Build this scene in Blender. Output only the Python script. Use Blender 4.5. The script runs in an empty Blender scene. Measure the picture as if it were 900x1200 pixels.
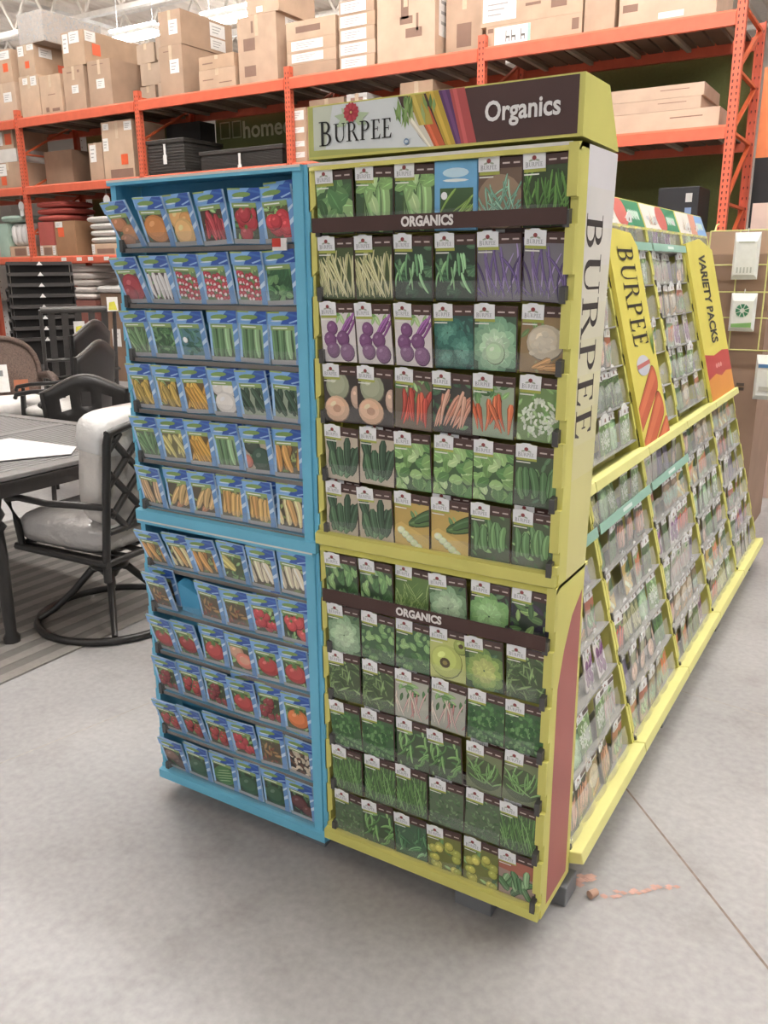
import bpy, bmesh, math, random
from mathutils import Matrix, Vector
PI = math.pi
scene = bpy.context.scene
COL = scene.collection
rnd = random.Random(7)

# ------------------------------------------------------------------ helpers
def lin(c):
    c = max(0.0, min(1.0, c))
    return c / 12.92 if c <= 0.04045 else ((c + 0.055) / 1.055) ** 2.4
def hx(s):
    s = s.lstrip('#')
    return tuple(lin(int(s[i:i + 2], 16) / 255) for i in (0, 2, 4))
def jit(c, r, a=0.12):
    k = 1 + r.uniform(-a, a)
    return tuple(min(1, v * k) for v in c)

MATS = {}
def mat(name, rough=0.6, metal=0.0, coat=0.0, noise=0.0, nscale=12.0, bump=0.0, bscale=60.0, spec=0.5):
    if name in MATS: return MATS[name]
    m = bpy.data.materials.new(name); m.use_nodes = True
    nt = m.node_tree; b = nt.nodes['Principled BSDF']
    a = nt.nodes.new('ShaderNodeAttribute'); a.attribute_name = 'Col'
    src = a.outputs['Color']
    tc = nt.nodes.new('ShaderNodeTexCoord')
    if noise:
        n = nt.nodes.new('ShaderNodeTexNoise'); n.inputs['Scale'].default_value = nscale; n.inputs['Detail'].default_value = 4
        nt.links.new(tc.outputs['Object'], n.inputs['Vector'])
        r = nt.nodes.new('ShaderNodeMapRange'); r.inputs['From Min'].default_value = .3; r.inputs['From Max'].default_value = .7
        r.inputs['To Min'].default_value = 1 - noise; r.inputs['To Max'].default_value = 1 + noise
        nt.links.new(n.outputs['Fac'], r.inputs['Value'])
        v = nt.nodes.new('ShaderNodeVectorMath'); v.operation = 'SCALE'
        nt.links.new(src, v.inputs[0]); nt.links.new(r.outputs[0], v.inputs['Scale']); src = v.outputs[0]
    nt.links.new(src, b.inputs['Base Color'])
    b.inputs['Roughness'].default_value = rough; b.inputs['Metallic'].default_value = metal
    b.inputs['Coat Weight'].default_value = coat; b.inputs['Coat Roughness'].default_value = .12
    b.inputs['Specular IOR Level'].default_value = spec
    if bump:
        n2 = nt.nodes.new('ShaderNodeTexNoise'); n2.inputs['Scale'].default_value = bscale; n2.inputs['Detail'].default_value = 3
        nt.links.new(tc.outputs['Object'], n2.inputs['Vector'])
        bp = nt.nodes.new('ShaderNodeBump'); bp.inputs['Strength'].default_value = bump; bp.inputs['Distance'].default_value = .02
        nt.links.new(n2.outputs['Fac'], bp.inputs['Height']); nt.links.new(bp.outputs[0], b.inputs['Normal'])
    MATS[name] = m
    return m
CARD = mat('printed_card', .55, noise=.04, nscale=6)
KRAFT = mat('corrugated_cardboard', .8, noise=.09, nscale=5)
PRINT = mat('glossy_packet_paper', .38, noise=.05, nscale=30, coat=.25)
STEEL = mat('painted_steel', .42, noise=.07, nscale=9)
BLACKM = mat('black_cast_metal', .38, noise=.1, nscale=30, bump=.1, bscale=200)
FABRIC = mat('woven_cloth', .9, noise=.06, nscale=40, bump=.15, bscale=300)
WRAP = mat('cloth_in_plastic_wrap', .35, coat=1.0, noise=.08, nscale=9, bump=.7, bscale=16)
PLAST = mat('moulded_plastic', .4, noise=.03)
WICK = mat('wicker_weave', .6, noise=.35, nscale=90, bump=.5, bscale=140)
BUILD = mat('painted_building', .8, noise=.03, nscale=1)

def clear(name, haze, tint=(.9, .92, .92), rough=.12):
    m = bpy.data.materials.new(name); m.use_nodes = True
    nt = m.node_tree; b = nt.nodes['Principled BSDF']; out = nt.nodes['Material Output']
    b.inputs['Base Color'].default_value = (*tint, 1); b.inputs['Roughness'].default_value = rough
    b.inputs['Specular IOR Level'].default_value = .9; b.inputs['Coat Weight'].default_value = 1.0; b.inputs['Coat Roughness'].default_value = .05
    t = nt.nodes.new('ShaderNodeBsdfTransparent'); mx = nt.nodes.new('ShaderNodeMixShader')
    tc = nt.nodes.new('ShaderNodeTexCoord'); n = nt.nodes.new('ShaderNodeTexNoise'); n.inputs['Scale'].default_value = 22
    r = nt.nodes.new('ShaderNodeMapRange'); r.inputs['To Min'].default_value = haze * .4; r.inputs['To Max'].default_value = haze * 1.6
    nt.links.new(tc.outputs['Object'], n.inputs['Vector']); nt.links.new(n.outputs['Fac'], r.inputs['Value'])
    nt.links.new(r.outputs[0], mx.inputs['Fac'])
    nt.links.new(t.outputs[0], mx.inputs[1]); nt.links.new(b.outputs[0], mx.inputs[2]); nt.links.new(mx.outputs[0], out.inputs['Surface'])
    MATS[name] = m
    return m
CLEAR = clear('clear_plastic_sheet', .09)
HAZY = clear('clear_plastic_blister', .29, tint=(.9, .9, .89), rough=.06)
FILM = clear('stretch_wrap_film', .28, rough=.25)

class MB:
    def __init__(s, col=(.5, .5, .5)):
        s.v = []; s.f = []; s.c = []; s.sm = []; s.col = col; s.M = Matrix.Identity(4)
    def add(s, vs, fs, col=None, smooth=False):
        b = len(s.v); M = s.M
        s.v += [tuple(M @ Vector(p)) for p in vs]
        for f in fs:
            s.f.append([b + i for i in f]); s.c.append(col or s.col); s.sm.append(smooth)
        return s
    def box(s, x0, x1, y0, y1, z0, z1, col=None):
        return s.add([(x0, y0, z0), (x1, y0, z0), (x1, y1, z0), (x0, y1, z0), (x0, y0, z1), (x1, y0, z1), (x1, y1, z1), (x0, y1, z1)],
              [(0, 3, 2, 1), (4, 5, 6, 7), (0, 1, 5, 4), (1, 2, 6, 5), (2, 3, 7, 6), (3, 0, 4, 7)], col)
    def poly(s, pts, col=None):
        return s.add(pts, [list(range(len(pts)))], col)
    def prism(s, pts, d, col=None):           # pts 3-D loop, d extrusion vector
        n = len(pts); d = Vector(d)
        q = [tuple(Vector(p) + d) for p in pts]
        return s.add(list(pts) + q, [list(range(n))[::-1], list(range(n, 2 * n))] + [(i, (i + 1) % n, n + (i + 1) % n, n + i) for i in range(n)], col)
    def bar(s, a, b, w, t=None, col=None, up=(0, 0, 1)):
        a = Vector(a); b = Vector(b); t = t or w
        d = (b - a).normalized(); u = Vector(up)
        if abs(d.dot(u)) > .98: u = Vector((1, 0, 0))
        x = d.cross(u).normalized(); y = x.cross(d).normalized()
        o = [(-1, -1), (1, -1), (1, 1), (-1, 1)]
        vs = [tuple(p + x * i * w / 2 + y * j * t / 2) for p in (a, b) for i, j in o]
        return s.add(vs, [(0, 1, 2, 3), (7, 6, 5, 4), (0, 4, 5, 1), (1, 5, 6, 2), (2, 6, 7, 3), (3, 7, 4, 0)], col)
    def tube(s, path, r, n=8, col=None, closed=False):
        P = [Vector(p) for p in path]; m = len(P); vs = []
        ref = Vector((0, 0, 1))
        for i, p in enumerate(P):
            if closed: d = P[(i + 1) % m] - P[i - 1]
            else: d = P[min(i + 1, m - 1)] - P[max(i - 1, 0)]
            d.normalize(); u = ref if abs(d.dot(ref)) < .95 else Vector((1, 0, 0))
            x = d.cross(u).normalized(); y = x.cross(d).normalized()
            rr = r[i] if isinstance(r, (list, tuple)) else r
            vs += [tuple(p + (x * math.cos(2 * PI * k / n) + y * math.sin(2 * PI * k / n)) * rr) for k in range(n)]
        fs = []
        for i in range(m if closed else m - 1):
            a = i * n; b = ((i + 1) % m) * n
            fs += [(a + k, a + (k + 1) % n, b + (k + 1) % n, b + k) for k in range(n)]
        s.add(vs, fs, col, True)
        if not closed:
            s.add(vs[:n], [list(range(n))[::-1]], col); s.add(vs[-n:], [list(range(n))], col)
        return s
    def lathe(s, prof, n=14, col=None, c=(0, 0, 0)):
        return s.tube([(c[0], c[1], c[2] + z) for r, z in prof], [max(r, .0005) for r, z in prof], n, col)
    def pillow(s, x0, x1, y0, y1, z0, z1, col=None, n=10, p=.35):
        # rounded cushion: superellipsoid
        cx, cy, cz = (x0 + x1) / 2, (y0 + y1) / 2, (z0 + z1) / 2
        a, b, c = (x1 - x0) / 2, (y1 - y0) / 2, (z1 - z0) / 2
        sg = lambda t, e: math.copysign(abs(t) ** e, t)
        vs = []; N = 2 * n
        for i in range(n + 1):
            ph = -PI / 2 + PI * i / n
            for k in range(N):
                th = 2 * PI * k / N
                vs.append((cx + a * sg(math.cos(ph), .45) * sg(math.cos(th), p), cy + b * sg(math.cos(ph), .45) * sg(math.sin(th), p), cz + c * sg(math.sin(ph), .6)))
        fs = [(i * N + k, i * N + (k + 1) % N, (i + 1) * N + (k + 1) % N, (i + 1) * N + k) for i in range(n) for k in range(N)]
        return s.add(vs, fs, col, True)
    def mesh(s, name, m):
        me = bpy.data.meshes.new(name); me.from_pydata(s.v, [], s.f)
        at = me.color_attributes.new('Col', 'FLOAT_COLOR', 'CORNER')
        buf = []
        for f, c in zip(s.f, s.c): buf += [c[0], c[1], c[2], 1.0] * len(f)
        at.data.foreach_set('color', buf)
        me.polygons.foreach_set('use_smooth', s.sm)
        me.materials.append(m); me.update()
        return me
    def build(s, name, m, parent=None, bevel=0):
        o = bpy.data.objects.new(name, s.mesh(name, m)); COL.objects.link(o)
        if parent is not None: o.parent = parent
        if bevel:
            md = o.modifiers.new('bevel', 'BEVEL'); md.width = bevel; md.segments = 2; md.limit_method = 'ANGLE'
        return o

def tag(o, label, cat, group=None, kind=None):
    o['label'] = label; o['category'] = cat
    if group: o['group'] = group
    if kind: o['kind'] = kind
    return o
def thing(name, label, cat, loc=(0, 0, 0), rot=0.0, group=None):
    o = bpy.data.objects.new(name, None); COL.objects.link(o)
    o.empty_display_size = .05
    if isinstance(rot, Matrix): o.matrix_world = Matrix.Translation(loc) @ rot
    else: o.location = loc; o.rotation_euler = (0, 0, rot)
    return tag(o, label, cat, group)
def struct(o):
    o['kind'] = 'structure'; return o
ORD = ['first', 'second', 'third', 'fourth', 'fifth', 'sixth']

FONTC = {}
def text_mesh(txt, size, col, m, bold=.0, spacing=1.0, shear=0, xs=1.0):
    c = bpy.data.curves.new('lettering', 'FONT'); c.body = txt; c.size = size; c.offset = bold; c.space_character = spacing
    c.align_x = 'CENTER'; c.align_y = 'CENTER'; c.shear = shear; c.resolution_u = 3
    t = bpy.data.objects.new('lettering', c); COL.objects.link(t)
    me = bpy.data.meshes.new_from_object(t.evaluated_get(bpy.context.evaluated_depsgraph_get()))
    bpy.data.objects.remove(t); bpy.data.curves.remove(c)
    if xs != 1.0: me.transform(Matrix.Diagonal((xs, 1, 1, 1)))
    at = me.color_attributes.new('Col', 'FLOAT_COLOR', 'CORNER')
    at.data.foreach_set('color', [col[0], col[1], col[2], 1.0] * len(me.loops))
    me.materials.clear(); me.materials.append(m)
    return me
def put_text(txt, size, col, m, M, parent=None, **k):
    o = bpy.data.objects.new('lettering', text_mesh(txt, size, col, m, **k)); COL.objects.link(o)
    o.parent = parent; o.matrix_local = M
    return o
FRONT = Matrix.Rotation(PI / 2, 4, 'X')      # text faces -y

# serif capitals drawn by hand, unit cap height
def _arc(cx, cy, ro, so, ri, si, a0, a1, n=10, dx=0):
    out = []
    for k in range(n):
        a, b = a0 + (a1 - a0) * k / n, a0 + (a1 - a0) * (k + 1) / n
        out.append([(cx + ro * math.cos(a), cy + so * math.sin(a)), (cx + ro * math.cos(b), cy + so * math.sin(b)),
                    (cx + dx + ri * math.cos(b), cy + si * math.sin(b)), (cx + dx + ri * math.cos(a), cy + si * math.sin(a))])
    return out
def _r(x0, x1, y0, y1): return [(x0, y0), (x1, y0), (x1, y1), (x0, y1)]
def glyph(ch):
    stem = [_r(.12, .26, 0, 1), _r(.0, .36, 0, .04), _r(.0, .3, .96, 1)]
    bowl = lambda cy, h, w: [_r(.26, .36, cy + h - .045, cy + h), _r(.26, .36, cy - h, cy - h + .045)] + _arc(.36, cy, w, h, w - .14, h - .045, -PI / 2, PI / 2)
    if ch == 'B': return stem[:2] + [_r(0, .36, .96, 1)] + bowl(.76, .24, .28) + bowl(.27, .27, .34), .78
    if ch == 'P': return stem + bowl(.74, .26, .32), .74
    if ch == 'R': return stem + bowl(.75, .25, .3) + [[(.4, .5), (.54, .5), (.82, .04), (.68, .04)], _r(.64, .9, 0, .045)], .9
    if ch == 'U': return [_r(.12, .26, .3, 1), _r(0, .38, .96, 1), _r(.7, .76, .3, 1), _r(.6, .86, .96, 1)] + _arc(.44, .3, .32, .31, .2, .25, PI, 2 * PI, 10, .04), .88
    if ch == 'E': return stem[:1] + [_r(0, .62, 0, .045), _r(0, .6, .955, 1), _r(.26, .46, .49, .535), [(.44, .4), (.48, .4), (.48, .63), (.44, .63)],
                       [(.6, .955), (.6, .78), (.56, .78), (.5, .955)], [(.62, .045), (.66, .24), (.62, .24), (.52, .045)]], .7
def word_polys(word, first=1.0):
    out = []; x = 0
    for i, ch in enumerate(word):
        g, w = glyph(ch); k = first if i == 0 else 1.0
        for p in g: out.append([(x + a * k, b * k - (0.12 if k > 1 else 0)) for a, b in p])
        x += (w + .06) * k
    return [[(a / x, b) for a, b in p] for p in out]        # x 0..1, y cap heights

def brand_word(name, parent, fn, col, m, first=1.0, th=0.0004):
    mb = MB(col)
    for p in word_polys('BURPEE', first): mb.poly([fn(a, b) for a, b in p])
    return mb.build(name, m, parent)

# ------------------------------------------------------------------ camera (40 mm lens on a 36 mm wide frame)
cd = bpy.data.cameras.new('camera'); cam = bpy.data.objects.new('camera', cd); COL.objects.link(cam); scene.camera = cam
cd.sensor_fit = 'HORIZONTAL'; cd.sensor_width = 36; cd.lens = 988.03 / 900 * 36; cd.clip_end = 200; cd.clip_start = .05
ya, pi_, ro = map(math.radians, (31.4346, 15.9394, -0.4237))
F = Vector((-math.sin(ya) * math.cos(pi_), math.cos(ya) * math.cos(pi_), -math.sin(pi_)))
R = Vector((math.cos(ya), math.sin(ya), 0)); U = R.cross(F)
R, U = R * math.cos(ro) + U * math.sin(ro), U * math.cos(ro) - R * math.sin(ro)
cam.matrix_world = Matrix(((R.x, U.x, -F.x, 1.157), (R.y, U.y, -F.y, -1.5709), (R.z, U.z, -F.z, 1.5262), (0, 0, 0, 1)))

# ------------------------------------------------------------------ setting
def concrete():
    m = bpy.data.materials.new('polished_concrete'); m.use_nodes = True; nt = m.node_tree; L = nt.links
    b = nt.nodes['Principled BSDF']; tc = nt.nodes.new('ShaderNodeTexCoord')
    def noise(sc, det, lo, hi, c0, c1):
        n = nt.nodes.new('ShaderNodeTexNoise'); n.inputs['Scale'].default_value = sc; n.inputs['Detail'].default_value = det
        L.new(tc.outputs['Object'], n.inputs['Vector'])
        r = nt.nodes.new('ShaderNodeValToRGB'); r.color_ramp.elements[0].position = lo; r.color_ramp.elements[1].position = hi
        r.color_ramp.elements[0].color = (*c0, 1); r.color_ramp.elements[1].color = (*c1, 1)
        L.new(n.outputs['Fac'], r.inputs['Fac']); return r.outputs['Color']
    base = noise(1.1, 6, .3, .72, hx('979595'), hx('aeacab'))
    fine = noise(45, 5, .3, .7, (.88, .88, .88), (1.06, 1.06, 1.06))
    spots = noise(5, 6, .30, .46, (.74, .72, .70), (1, 1, 1))
    def mul(a, c, f=1.0):
        x = nt.nodes.new('ShaderNodeMix'); x.data_type = 'RGBA'; x.blend_type = 'MULTIPLY'; x.inputs['Factor'].default_value = f
        L.new(a, x.inputs['A']); L.new(c, x.inputs['B']); return x.outputs['Result']
    L.new(mul(mul(base, fine), spots, .55), b.inputs['Base Color'])
    b.inputs['Roughness'].default_value = .42; b.inputs['Specular IOR Level'].default_value = .4
    return m
fl = MB(hx('bdb8b2')); fl.poly([(-45, -12, 0), (16, -12, 0), (16, 32, 0), (-45, 32, 0)])
floor = struct(fl.build('floor', concrete()))
JD = mat('joint_sealant', .8, noise=.2, nscale=40)
def strip(name, pts, w, col, m=JD, z=.0012):
    mb = MB(col)
    for (a, b) in zip(pts, pts[1:]):
        a = Vector((*a, z)); b = Vector((*b, z)); d = (b - a).normalized(); n = Vector((-d.y, d.x, 0)) * w / 2
        mb.poly([tuple(a - n), tuple(b - n), tuple(b + n), tuple(a + n)])
    return struct(mb.build(name, m))
# saw-cut control joints in the slab
strip('trim_1', [(1.62, -.38), (1.084, .203), (.673, .659), (.30, 1.07), (-.62, 2.1)], .0065, hx('83756b'))
strip('trim_2', [(.22, 1.37), (.386, 1.478), (.921, 1.411), (2.6, 1.2)], .005, hx('a09a93'))
strip('trim_3', [(-3.4, -9.5), (-1.165, -.17), (-1.058, .312), (-.6, 2.2)], .006, hx('a8a29b'))
CH = mat('chalk_marking', .9, noise=.5, nscale=30)
r = random.Random(3)
for nm, n, cx, cy, L, wd, lab in (('chalk_mark', 20, .765, .30, .075, .010, 'smudged orange chalk streak on the concrete right of the yellow stand'), ('chalk_smudge', 16, .632, .275, .02, .014, 'small orange chalk smudge on the concrete at the foot of the yellow stand')):
    mb = MB(hx('cf9f8f'))
    for k in range(n):
        t = (k + .5) / n * 2 - 1; x = cx + L * t + r.gauss(0, wd * .4); y = cy + L * .95 * t + r.gauss(0, wd * .5); z = .0016 + k * 2e-5; q = wd
        mb.poly([(x - q, y - q * .3, z), (x + q * .4, y - q * .6, z), (x + q, y + q * .5, z), (x - q * .2, y + q * .7, z)], jit(hx('c09a8e'), r, .1))
    tag(mb.build(nm, mat('chalk_dust', .9, noise=.12, nscale=40)), lab, 'floor mark')

wall = MB(hx('d9cfc6'))
wall.box(-45, 16, 32, 32.2, 0, 10); struct(wall.build('wall_back', BUILD))
wall = MB(hx('d9cfc6')); wall.box(-45.2, -45, -12, 32, 0, 10); struct(wall.build('wall_left', BUILD))
ce = MB(hx('f1e4d8'))
for i in range(122):
    x = -45 + i * .5
    ce.poly([(x, -12, 9.5), (x + .3, -12, 9.5), (x + .3, 32, 9.5), (x, 32, 9.5)])
    ce.poly([(x + .3, -12, 9.5), (x + .38, -12, 9.56), (x + .38, 32, 9.56), (x + .3, 32, 9.5)])
    ce.poly([(x + .38, -12, 9.56), (x + .5, -12, 9.5), (x + .5, 32, 9.5), (x + .38, 32, 9.56)])
struct(ce.build('ceiling', BUILD))
# steel roof trusses run parallel to the racking
for j, y in enumerate((-5, 2, 9, 12.5, 16, 19.5, 23, 27)):
    t = thing('roof_truss', 'white steel roof truss, %s from the racking side' % (ORD + ['seventh', 'eighth'])[j], 'truss', (0, y, 0), group='roof trusses')
    a = MB(hx('f0e8df')); a.box(-45, 16, -.07, .07, 9.28, 9.4); a.build('top_chord', STEEL, t)
    a = MB(hx('f0e8df')); a.box(-45, 16, -.07, .07, 8.1, 8.22); a.build('bottom_chord', STEEL, t)
    a = MB(hx('e9e0d6'))
    for k in range(42):
        x = -45 + k * 1.45
        a.bar((x, 0, 8.2), (x + .72, 0, 9.3), .06); a.bar((x + .72, 0, 9.3), (x + 1.45, 0, 8.2), .06)
    a.build('web', STEEL, t)
for j, x in enumerate((-34, -28, -22, -16, -10, -4, 2, 8)):
    a = MB(hx('efe7de')); a.box(x - .09, x + .09, -12, 32, 9.12, 9.27); a.box(x - .16, x + .16, -12, 32, 9.1, 9.13)
    struct(a.build('beam', STEEL))

def emit(name, s, c=(1, .985, .965)):
    m = bpy.data.materials.new(name); m.use_nodes = True; nt = m.node_tree
    e = nt.nodes.new('ShaderNodeEmission'); e.inputs['Color'].default_value = (*c, 1); e.inputs['Strength'].default_value = s
    nt.links.new(e.outputs[0], nt.nodes['Material Output'].inputs['Surface']); return m
LAMP = emit('fluorescent_tube', 66)
fx = [(-15.8, 14.8), (-12.9, 14.9), (-22, 14.8), (-9, 14.8), (-28, 14.8), (-3, 14.8), (-18, 22), (-11, 22), (-25, 22),
      (-12, 5.0), (-8, 5.0), (-4, 5.0), (0.5, 5.0), (5, 5.0), (-6, 1.5), (-3, 1.5), (-.6, 1.5), (1.2, 1.5), (3, 1.5), (5, 1.5), (8, 1.5), (-4, -11), (0, -11), (4, -11), (9, -9)]  # extra fixtures over the display and far in front added for their light
h0 = MB(hx('f4f2ee')); h0.prism([(-.8, -.24, 0), (-.8, .24, 0), (-.8, .15, .12), (-.8, -.15, .12)], (1.6, 0, 0))
housing = h0.mesh('housing', STEEL)
l0 = MB((1, 1, 1))
for yy in (-.16, -.05, .05, .16): l0.tube([(-.77, yy, -.035), (.77, yy, -.035)], .028, 8)
for yy in (-.1, .1): l0.tube([(-.77, yy, .17), (.77, yy, .17)], .028, 8)  # upward tubes added above the housing to brighten the ceiling
tubes = l0.mesh('lamp_tubes', LAMP)
c0 = MB(hx('d0d0d0')); c0.tube([(-.6, 0, .12), (-.6, 0, 1.15)], .008, 5); c0.tube([(.6, 0, .12), (.6, 0, 1.15)], .008, 5)
cab = c0.mesh('hanger', STEEL)
for i, (x, y) in enumerate(fx):
    t = thing('ceiling_light', 'hanging fluorescent high bay ceiling light', 'ceiling light', (x, y, 7.05), group='high bay ceiling lights')
    if i == 0: t['label'] = 'bright ceiling light hanging left of the tall two-tier carton stack'
    elif i == 1: t['label'] = 'bright ceiling light seen between the big carton and the tall stack'
    for n, me in (('housing', housing), ('lamp_tube', tubes), ('hanger', cab)):
        o = bpy.data.objects.new(n, me); COL.objects.link(o); o.parent = t

w = bpy.data.worlds.new('world'); scene.world = w; w.use_nodes = True
w.node_tree.nodes['Background'].inputs['Color'].default_value = (1, .99, .98, 1)
w.node_tree.nodes['Background'].inputs['Strength'].default_value = .25

# ------------------------------------------------------------------ printed pictures on the seed packets
PW, PH = .0935, .122                     # packet size, metres
def clip(pts, x0, x1, y0, y1):
    for ax, lim, sg in ((0, x0, 1), (0, x1, -1), (1, y0, 1), (1, y1, -1)):
        out = []
        for i in range(len(pts)):
            a, b = pts[i - 1], pts[i]
            da, db = (a[ax] - lim) * sg, (b[ax] - lim) * sg
            if (da >= 0) != (db >= 0):
                t = da / (da - db); out.append((a[0] + (b[0] - a[0]) * t, a[1] + (b[1] - a[1]) * t))
            if db >= 0: out.append(b)
        pts = out
        if len(pts) < 3: return []
    return pts
class Art:
    def __init__(s, seed, box):
        s.p = []; s.r = random.Random(seed); s.b = box
    def poly(s, pts, c):
        q = clip(pts, *s.b)
        if len(q) >= 3: s.p.append((q, c))
    def bg(s, c):
        x0, x1, y0, y1 = s.b; s.p.append(([(x0, y0), (x1, y0), (x1, y1), (x0, y1)], hx(c) if isinstance(c, str) else c))
    def ell(s, x, y, a, b, ang, c, n=14, pt=1.0):
        ca, sa = math.cos(ang), math.sin(ang); o = []
        for k in range(n):
            t = 2 * PI * k / n; u = a * math.cos(t); v = b * math.sin(t) * (1 - (1 - pt) * abs(math.cos(t)))
            o.append((x + u * ca - v * sa, y + u * sa + v * ca))
        s.poly(o, c)
    def leaves(s, n, cols, L=(.15, .3), wd=.45, ang=None, cen=None, spread=None):
        r = s.r; x0, x1, y0, y1 = s.b; cols = [hx(c) for c in cols]
        for i in range(n):
            if cen: x = cen[0] + r.gauss(0, spread or .2); y = cen[1] + r.gauss(0, spread or .2)
            else: x = r.uniform(x0, x1); y = r.uniform(y0, y1)
            l = r.uniform(*L); a = r.uniform(*ang) if ang else r.uniform(0, 2 * PI); c = jit(r.choice(cols), r, .18)
            s.ell(x, y, l / 2, l * wd / 2, a, c, 10, .55)
            s.ell(x, y, l * .45, l * .03, a, tuple(min(1, v * 1.6) for v in c), 4)
    def strokes(s, n, cols, x=(0, 1), y=(.1, .3), L=(.5, .8), w=(.04, .05), ang=(70, 110), taper=.6, bend=.15, hi=True):
        r = s.r; cols = [hx(c) for c in cols]; n = int(n * 1.35 + .5)
        for i in range(n):
            px, py = (x[0] + (x[1] - x[0]) * (i + .5) / n + r.uniform(-.03, .03), r.uniform(*y)); a = math.radians(r.uniform(*ang)); l = r.uniform(*L); ww = r.uniform(*w)
            c = jit(r.choice(cols), r, .12); bd = r.uniform(-bend, bend); K = 7; l1 = []; l2 = []; o1 = []; o2 = []; h1 = []; h2 = []
            for k in range(K):
                t = k / (K - 1); aa = a + bd * (t - .5) * 3
                cx = px + math.cos(a) * l * t + math.cos(a + PI / 2) * bd * l * math.sin(PI * t) * .5
                cy = py + math.sin(a) * l * t + math.sin(a + PI / 2) * bd * l * math.sin(PI * t) * .5
                wd = ww * (taper + (1 - taper) * t) * (.45 if k in (0, K - 1) else 1)
                nx, ny = -math.sin(aa), math.cos(aa)
                o1.append((cx + nx * wd * 1.22, cy + ny * wd * 1.22)); o2.append((cx - nx * wd * 1.3, cy - ny * wd * 1.3))
                l1.append((cx + nx * wd, cy + ny * wd)); l2.append((cx - nx * wd, cy - ny * wd))
                h1.append((cx + nx * wd * .55, cy + ny * wd * .55)); h2.append((cx + nx * wd * .1, cy + ny * wd * .1))
            dk = tuple(v * .3 for v in c)
            s.poly(o1 + o2[::-1], dk)
            s.poly(l1 + l2[::-1], c)
            if hi: s.poly(h1 + h2[::-1], tuple(min(1, v * 1.45 + .02) for v in c))
    def ball(s, x, y, rr, col, sq=1.0, stem=None):
        c = jit(hx(col), s.r, .1)
        s.ell(x + .012, y - .015, rr * 1.03, rr * sq * 1.03, 0, tuple(v * .35 for v in c), 16)
        s.ell(x, y, rr, rr * sq, 0, c, 16)
        s.ell(x - rr * .12, y + rr * .12 * sq, rr * .78, rr * .74 * sq, 0, tuple(min(1, v * 1.2 + .01) for v in c), 14)
        s.ell(x - rr * .3, y + rr * .35 * sq, rr * .28, rr * .18 * sq, .5, tuple(min(1, v * 1.5 + .08) for v in c), 8)
        if stem:
            for k in range(5): s.ell(x, y + rr * sq * .8, rr * .45, rr * .08, k * PI * .4, hx(stem), 6, .4)
    def balls(s, n, col, rr, box=None, stem=None, sq=1.0):
        x0, x1, y0, y1 = box or s.b
        for i in range(n): s.ball(s.r.uniform(x0, x1), s.r.uniform(y0, y1), rr * s.r.uniform(.85, 1.15), s.r.choice(col) if isinstance(col, list) else col, sq, stem)
    def rosette(s, x, y, rr, cols, rings=4, pet=9):
        cols = [hx(c) for c in cols]
        for q in range(rings):
            R_ = rr * (1 - q / rings * .85)
            for k in range(pet):
                a = 2 * PI * k / pet + q * .5 + s.r.uniform(-.15, .15)
                c = jit(cols[min(q, len(cols) - 1)], s.r, .18)
                s.ell(x + math.cos(a) * R_ * .6, y + math.sin(a) * R_ * .6, R_ * .5, R_ * .38, a, c, 10)
                s.ell(x + math.cos(a) * R_ * .6, y + math.sin(a) * R_ * .6, R_ * .42, R_ * .03, a, tuple(min(1, v * 1.5) for v in c), 4)

G1 = ['4f7a49', '648d56', '7ba365', '42653c', '8db272']
GD = ['3c5c42', '4a6d4e', '5b7e58', '33513a']
GL = ['7fa862', '93b873', '6a9451', 'a9c78a']
def leafy(bg, cols, n=55, **k): return lambda A: (A.bg(bg), A.leaves(n, cols, **k))
def pods(bg, cols, n=9, **k): return lambda A: (A.bg(bg), A.leaves(14, GD), A.strokes(n, cols, **k))
def rounds(bg, lst, lv=GD): return lambda A: (A.bg(bg), A.leaves(18, lv), [A.ball(*t) for t in lst])
def ros(bg, cols, **k): return lambda A: (A.bg(bg), A.leaves(25, GD), A.rosette(.5, .52, .52, cols, **k))
def beets(A):
    A.bg('cfc8c6'); A.leaves(10, GL, cen=(.7, 1.05), spread=.15)
    A.strokes(6, ['7c3c7c', '93569a'], x=(.35, .7), y=(.5, .7), L=(.5, .6), w=(.025, .03), ang=(30, 55))
    for x, y, q in ((.33, .78, .15), (.25, .52, .17), (.62, .55, .17), (.32, .3, .18), (.72, .25, .2)): A.ball(x, y, q, '6d3f6c')
def melon(A):
    A.bg('3a322e'); A.ball(.42, .86, .33, '8d9277'); A.ball(.95, .62, .16, 'b79a85', 1.6); A.ball(.38, .33, .35, 'c9a383', .85)
    A.ell(.38, .33, .12, .09, 0, hx('b88a6b'), 12)
def cuke_slice(A):
    A.bg('b79a4d'); A.leaves(8, G1, cen=(.8, .95), spread=.15); A.poly([(0, .1), (1, 0), (1, .3), (.2, .62), (0, .5)], hx('c7ab5a'))
    A.strokes(2, ['3f6136', '54763f'], x=(.35, .6), y=(.55, .8), L=(.6, .7), w=(.11, .13), ang=(10, 25))
    for k in range(5): A.ball(.2 + .12 * k, .42 - .085 * k, .11, 'c2cfa9', .8)
def cilantro(A):
    A.bg('6d8a52'); A.leaves(20, GL); 
    for k in range(90):
        a = A.r.uniform(0, 2 * PI); q = .38 * math.sqrt(A.r.random()); A.ell(.5 + q * math.cos(a), .5 + q * math.sin(a), .055, .03, A.r.uniform(0, 3), jit(hx('cdd6c2'), A.r, .2), 6)
def yellow_pack(A):
    A.bg('5f9cc6')
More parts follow.
